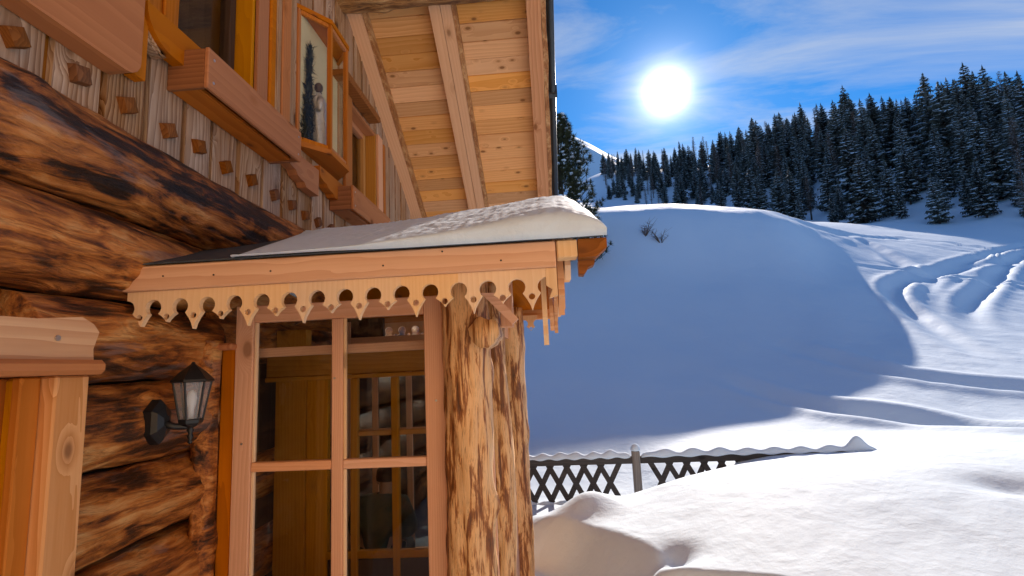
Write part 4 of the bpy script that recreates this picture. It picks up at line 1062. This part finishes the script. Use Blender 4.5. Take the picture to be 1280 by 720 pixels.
snow_ridge('snow_cap', line(1.31, 4.78, .052, 90), .075, lambda u: .085 - .03 * u + .13 * math.exp(-((u - .93) / .05) ** 2), 'thicker line of snow along the top rail right of the fence post', 2, .4)
snow_ridge('snow_cap', line(-1.9, 1.15, -.635, 90), .05, lambda u: .05, 'snow along the lower rail under the lattice slats', 3)
b = bmesh.new(); bmesh.ops.create_uvsphere(b, u_segments=16, v_segments=12, radius=.075)
for v in b.verts: v.co.z = v.co.z * 1.25 if v.co.z > 0 else v.co.z * .25
bmesh.ops.translate(b, verts=b.verts, vec=(1.23, 8.48, -1.358))
tag(part('snow_cap', b, M_snow, None, smooth=True), 'small rounded cap of snow on top of the fence post', 'snow', 'snow lying on the garden fence')

# ================================================================== trees
def tri(b, p, q, r, mi=0):
    f = b.faces.new((b.verts.new(p), b.verts.new(q), b.verts.new(r))); f.material_index = mi
def quad(b, a, c, d, e, mi=0):
    f = b.faces.new([b.verts.new(x) for x in (a, c, d, e)]); f.material_index = mi
def spruce_mesh(seed, H=14, Rm=2.0, snow=.75, bare=.06):
    r = random.Random(seed); b = bmesh.new(); UP = Vector((0, 0, 1))
    nw = int(H * 2.3)
    for i in range(nw):
        h = bare + (1 - bare) * (i / (nw - 1)) ** .92
        L0 = Rm * ((1 - h) ** .66) * (.55 + .45 * min(1, (h - bare) / .12 + .4)) + .10
        nb = 9 if h < .75 else 6
        a0 = r.uniform(0, 6.28)
        for k in range(nb):
            if r.random() < .10: continue
            a = a0 + 6.283 * k / nb + r.uniform(-.35, .35); L = L0 * r.uniform(.65, 1.2)
            d = Vector((math.cos(a), math.sin(a), 0)); s = Vector((-d.y, d.x, 0))
            z0 = h * H + r.uniform(-.15, .15); dro = r.uniform(.30, .62) * (1.15 - .7 * h)
            P = []
            for q in range(5):
                t = q / 4
                P.append(Vector((0, 0, z0)) + d * (L * t) + UP * (-dro * L * (t ** 1.2) + .16 * L * t ** 3 + .05))
            wd = [.10 * L, .26 * L, .24 * L, .15 * L, .0]
            for q in range(4):
                for sg in (-1, 1):
                    A, B_ = P[q], P[q + 1]
                    jag = r.uniform(.6, 1.4); jag2 = r.uniform(.6, 1.4)
                    e0 = A + s * sg * wd[q] * jag - UP * (wd[q] * .75 * jag); e1 = B_ + s * sg * wd[q + 1] * jag2 - UP * (wd[q + 1] * .75 * jag2)
                    quad(b, A, B_, e1, e0)
                    # hanging side twig
                    m = (A + B_) / 2; tip = m + s * sg * (wd[q] * 1.5 + .05) + d * L * .12 - UP * (wd[q] * 1.2 + .08)
                    tri(b, A, B_, tip)
                    if r.random() < .7: tri(b, m, m + d * .10 * L, m - UP * r.uniform(.16, .34) * (L ** .5) + d * .03)
                    if r.random() < snow * (.75 if q else .4):
                        o_ = UP * .035; f = r.uniform(.45, .85)
                        quad(b, A + o_, B_ + o_, (B_ * (1 - f) + e1 * f) + o_ * .9, (A * (1 - f) + e0 * f) + o_ * .9, 1)
    for k in range(5):
        a = 6.28 * k / 5; tri(b, (0, 0, H * 1.035), (.16 * math.cos(a), .16 * math.sin(a), H * .965), (.16 * math.cos(a + 1), .16 * math.sin(a + 1), H * .965))
    me = bpy.data.meshes.new('spruce_crown'); b.to_mesh(me); b.free()
    me.materials.append(M_spruce); me.materials.append(M_snow); return me
def trunk_mesh(H, r0, seed):
    r = random.Random(seed)
    pts = [(r.uniform(-.05, .05) * i, r.uniform(-.05, .05) * i, H * i / 6 - .6) for i in range(7)]
    b = tube(pts, [r0 * (1 - .9 * i / 6) for i in range(7)], 8); me = mesh_of(b, 'trunk'); me.materials.append(M_trunk); return me
def larch_mesh(seed, H=14, Rm=1.9):
    r = random.Random(seed); b = bmesh.new(); UP = Vector((0, 0, 1))
    for i in range(170):
        h = .18 + .80 * (i / 169); a = r.uniform(0, 6.28); L = (Rm * (1 - h) ** .7 + .12) * r.uniform(.6, 1.15)
        d = Vector((math.cos(a), math.sin(a), 0)); s = Vector((-d.y, d.x, 0)); p0 = Vector((0, 0, h * H)); w = .018 + .018 * (1 - h)
        p1 = p0 + d * L * .55 + UP * L * .02; p2 = p0 + d * L + UP * (L * .12)
        for x0, x1, w0, w1 in ((p0, p1, w, w * .7), (p1, p2, w * .7, .004)):
            quad(b, x0 - UP * w0, x1 - UP * w1, x1 + UP * w1, x0 + UP * w0); quad(b, x0 - s * w0, x1 - s * w1, x1 + s * w1, x0 + s * w0)
        for q in range(9):
            t = r.uniform(.15, 1); m = p0.lerp(p2, t); e = m + s * r.uniform(-.36, .36) + d * r.uniform(0, .25) + UP * r.uniform(-.30, .12)
            n = Vector((r.uniform(-1, 1), r.uniform(-1, 1), r.uniform(-1, 1))).normalized() * .022
            tri(b, m - n, m + n, e)
        if r.random() < .45: quad(b, p0.lerp(p2, .2) + UP * (w + .02) - s * .05, p0.lerp(p2, .8) + UP * (w + .02) - s * .04, p0.lerp(p2, .8) + UP * (w + .02) + s * .04, p0.lerp(p2, .2) + UP * (w + .02) + s * .05, 1)
    me = bpy.data.meshes.new('larch_crown'); b.to_mesh(me); b.free(); me.materials.append(M_twig); me.materials.append(M_snow); return me
CROWNS = [spruce_mesh(11, 14, 2.5, .9), spruce_mesh(12, 15, 2.2, .85), spruce_mesh(13, 12, 2.6, .95), spruce_mesh(14, 13, 2.0, .9), spruce_mesh(15, 14, 2.9, .85, .14), spruce_mesh(16, 9, 2.1, .95, .10)]
HTS = [14, 15, 12, 13, 14, 9]
LARCH = [larch_mesh(21), larch_mesh(22, 15, 2.1), larch_mesh(23, 12, 1.7)]; LH = [14, 15, 12]
TR = {h: trunk_mesh(h, .16 + .006 * h, int(h)) for h in (14, 15, 12, 13, 9)}
def plant(kind, i, x, y, h, label, cat, group, rz, lean=(0, 0)):
    me, H = (CROWNS[i], HTS[i]) if kind == 'spruce_tree' else (LARCH[i], LH[i])
    s = h / H; z = float(height(np.array([x]), np.array([y]))[0])
    t = thing(kind, label, cat, (x, y, z - .1), group); t.rotation_euler = (lean[0], lean[1], rz); t.scale = (s * trng.uniform(.85, 1.15), s * trng.uniform(.85, 1.15), s)
    for nm, m in (('crown', me), ('trunk', TR[H])):
        o = bpy.data.objects.new(nm, m); COL.objects.link(o); o.parent = t
    return t
trng = random.Random(2024); placed = []
def ok(x, y, d):
    for (a, c, e) in placed:
        if (a - x) ** 2 + (c - y) ** 2 < (min(d, e)) ** 2: return False
    placed.append((x, y, d)); return True
PXS = [770, 830, 900, 1000, 1100, 1200, 1300, 1420]
Y0 = [226, 196, 158, 94, 80, 68, 60, 55]; Y1 = [302, 282, 250, 178, 134, 114, 104, 100]; YO = [140, 116, 98, 74, 64, 61, 57, 54]
n_try = 0; n_tree = 0; FOREST = []
while n_try < 16000 and n_tree < 290:
    n_try += 1
    u = trng.random(); px = 762 + 610 * trng.random(); y = np.interp(px, PXS, Y0) * (1 - u) + np.interp(px, PXS, Y1) * u
    x = float(at(px, 300, y).x)
    u_ = u
    if u < .22 and px > 1010 and trng.random() < .35: continue
    fs = float(np.interp(px, PXS, Y0) / np.interp(px, PXS, YO)); dmin = (3.7 if u < .75 else 3.0) * fs ** .62
    if not ok(x, y, dmin * (1.15 if px < 950 else 1)): continue
    larch = trng.random() < (.26 if px < 1000 else .16)
    front = u < .20
    if front: h = trng.uniform(4.5, 9.5)
    elif u < .45: h = trng.uniform(9, 13)
    else: h = trng.uniform(10.5, 15.5)
    h *= fs * float(np.interp(px, [760, 850, 930, 1010], [.58, .62, .80, .93])) * trng.choice((.86, .95, 1, 1.05))
    if px > 1225: h *= trng.uniform(.95, 1.22)
    if front: lab, g = ('young thin larch at the snowy foot of the forest slope', 'young larches at the foot of the forest') if larch else ('young snow-dusted spruce at the snowy foot of the forest slope', 'young spruces at the foot of the forest')
    elif u < .72: lab, g = ('bare brown larch among the dark spruces on the forest slope', 'bare larches within the forest') if larch else ('tall dark spruce with snow on its boughs inside the forest on the slope', 'tall spruces within the forest')
    else: lab, g = ('bare brown larch standing against the sky at the forest top', 'larches along the forest skyline') if larch else ('dark spruce with pointed top standing against the sky along the forest skyline', 'spruces along the forest skyline')
    FOREST.append((plant('larch_tree' if larch else 'spruce_tree', trng.randrange(3) if larch else (5 if front and trng.random() < .5 else trng.randrange(6)), x, y, h, lab, 'tree', g, trng.uniform(0, 6.28), (trng.uniform(-.03, .03), trng.uniform(-.03, .03))), px, lab, g)); n_tree += 1
# rows whose trees can be told apart by counting along them get a label each
def nth(n): return '%d%s' % (n, 'th' if 10 <= n % 100 <= 20 else {1: 'st', 2: 'nd', 3: 'rd'}.get(n % 10, 'th'))
for g, text in (('young larches at the foot of the forest', 'young thin larch at the forest foot, %s from the left among its kind'),
                ('young spruces at the foot of the forest', 'young snow-dusted spruce at the forest foot, %s from the left among its kind'),
                ('bare larches within the forest', 'bare brown larch inside the forest, %s from the left among such larches'),
                ('larches along the forest skyline', 'bare brown larch on the forest skyline, %s from the left among skyline larches'),
                ('spruces along the forest skyline', 'dark pointed spruce on the forest skyline, %s from the left among skyline spruces'),
                ('tall spruces within the forest', 'tall snowy spruce inside the forest, %s from the left among inner spruces')):
    row = sorted([f for f in FOREST if f[3] == g], key=lambda f: f[1])
    for k, f in enumerate(row): f[0]['label'] = text % nth(k + 1)
# big stone pine behind the porch roof
def stone_pine(px, Y, ztop, zb, Rm, n, seed, label):
    r = random.Random(seed); p0 = at(px, 330, Y); x, y = p0.x, p0.y
    t = thing('stone_pine', label, 'tree', (x, y, zb)); H = ztop - zb
    part('trunk', tube([(x, y, zb - 1), (x + .05, y, zb + H * .4), (x, y, zb + H * .95)], [.22, .15, .03], 10), M_trunk, t)
    b = bmesh.new(); sn = bmesh.new(); UP = Vector((0, 0, 1))
    for i in range(n):
        h = .06 + .92 * r.random() ** .9; a = r.uniform(0, 6.28)
        Rh = Rm * (1 - h ** 2.1) ** .7 * (.72 + .28 * math.sin(h * 21 + a * 2)) + .12
        q = Rh * math.sqrt(r.uniform(.30, 1.0))
        c = Vector((x + q * math.cos(a), y + q * math.sin(a), zb + h * H + .35 * q / Rm))
        out = Vector((math.cos(a), math.sin(a), .9)).normalized()
        tube([c - out * .45, c], [.02, .012], 4, b)
        for k in range(26):
            d = (out * .7 + Vector((r.gauss(0, .6), r.gauss(0, .6), r.gauss(.15, .6)))).normalized()
            blade(b, c + d * .02, d, r.uniform(.16, .28), .021)
        if r.random() < .30:
            bmesh.ops.create_icosphere(sn, subdivisions=1, radius=r.uniform(.05, .13), matrix=Matrix.Translation(c + Vector((r.uniform(-.1, .1), r.uniform(-.1, .1), .10))) @ Matrix.Diagonal((1.3, 1.3, .6, 1)))
    part('crown', b, M_zirbe, t)
    part('snow_tufts', sn, M_snow, t, smooth=True)['kind'] = 'stuff'
stone_pine(706, 25, 12.4, 4.2, 2.25, 1500, 3, 'big dark green stone pine right behind the gutter end of the chalet roof')
stone_pine(744, 26, 7.6, 4.9, .55, 90, 8, 'small pine peeking out right of the snowy porch roof corner')
# bare twiggy shrubs on the knoll
def shrub(px, py, h, seed, label):
    p = ground(px, py, 15, 40); r = random.Random(seed); p = Vector(p)
    b = bmesh.new()
    for k in range(9):
        d = Vector((r.gauss(0, .5), r.gauss(0, .3), 1)).normalized(); e = p + d * h * r.uniform(.6, 1.1); m = p.lerp(e, .5) + Vector((r.uniform(-.06, .06), 0, 0))
        tube([p - UPV * .1, m, e], [.022, .014, .004], 5, b)
        for q in range(5):
            s0 = p.lerp(e, r.uniform(.35, .95)); tube([s0, s0 + Vector((r.gauss(0, .2), r.gauss(0, .2), r.uniform(.05, .3)))], [.008, .003], 4, b)
    tag(part('shrub', b, M_twig, None), label, 'shrub')
UPV = Vector((0, 0, 1))
shrub(806, 296, .9, 1, 'thin bare shrub poking out of the shaded knoll, nearer the porch roof')
shrub(826, 304, .9, 2, 'bare twiggy shrub leaning right on the shaded knoll below its bright crest')

# ================================================================== far mountain
def mountain():
    b = bmesh.new(); Yc = 1500; rows = []
    prof = [(500, 150), (600, 140), (680, 158), (712, 168), (738, 180), (757, 191), (790, 207), (850, 235), (1000, 262), (1300, 262), (1600, 280)]
    xs = np.linspace(500, 1600, 150)
    for j in range(26):
        v = j / 25; row = []
        for px in xs:
            y = np.interp(px, [p[0] for p in prof], [p[1] for p in prof]); p = at(px, y, Yc)
            Yd = Yc - 900 * v; z = p.z * (1 - v) ** 1.1 + 60 * v
            z += 34 * (mnoise.noise(Vector((p.x * .004, Yd * .004, 0))) + .5 * mnoise.noise(Vector((p.x * .012, Yd * .012, 3)))) * min(1, v * 6)
            row.append(b.verts.new((p.x, Yd, z)))
        rows.append(row)
    back = [b.verts.new((v.co.x, Yc + 700, 0)) for v in rows[0]]
    rows = [back] + rows
    for i in range(len(rows) - 1):
        for k in range(len(xs) - 1): b.faces.new((rows[i][k], rows[i][k + 1], rows[i + 1][k + 1], rows[i + 1][k]))
    o = part('mountain', b, M_snow, None, smooth=True); o['kind'] = 'structure'
mountain()
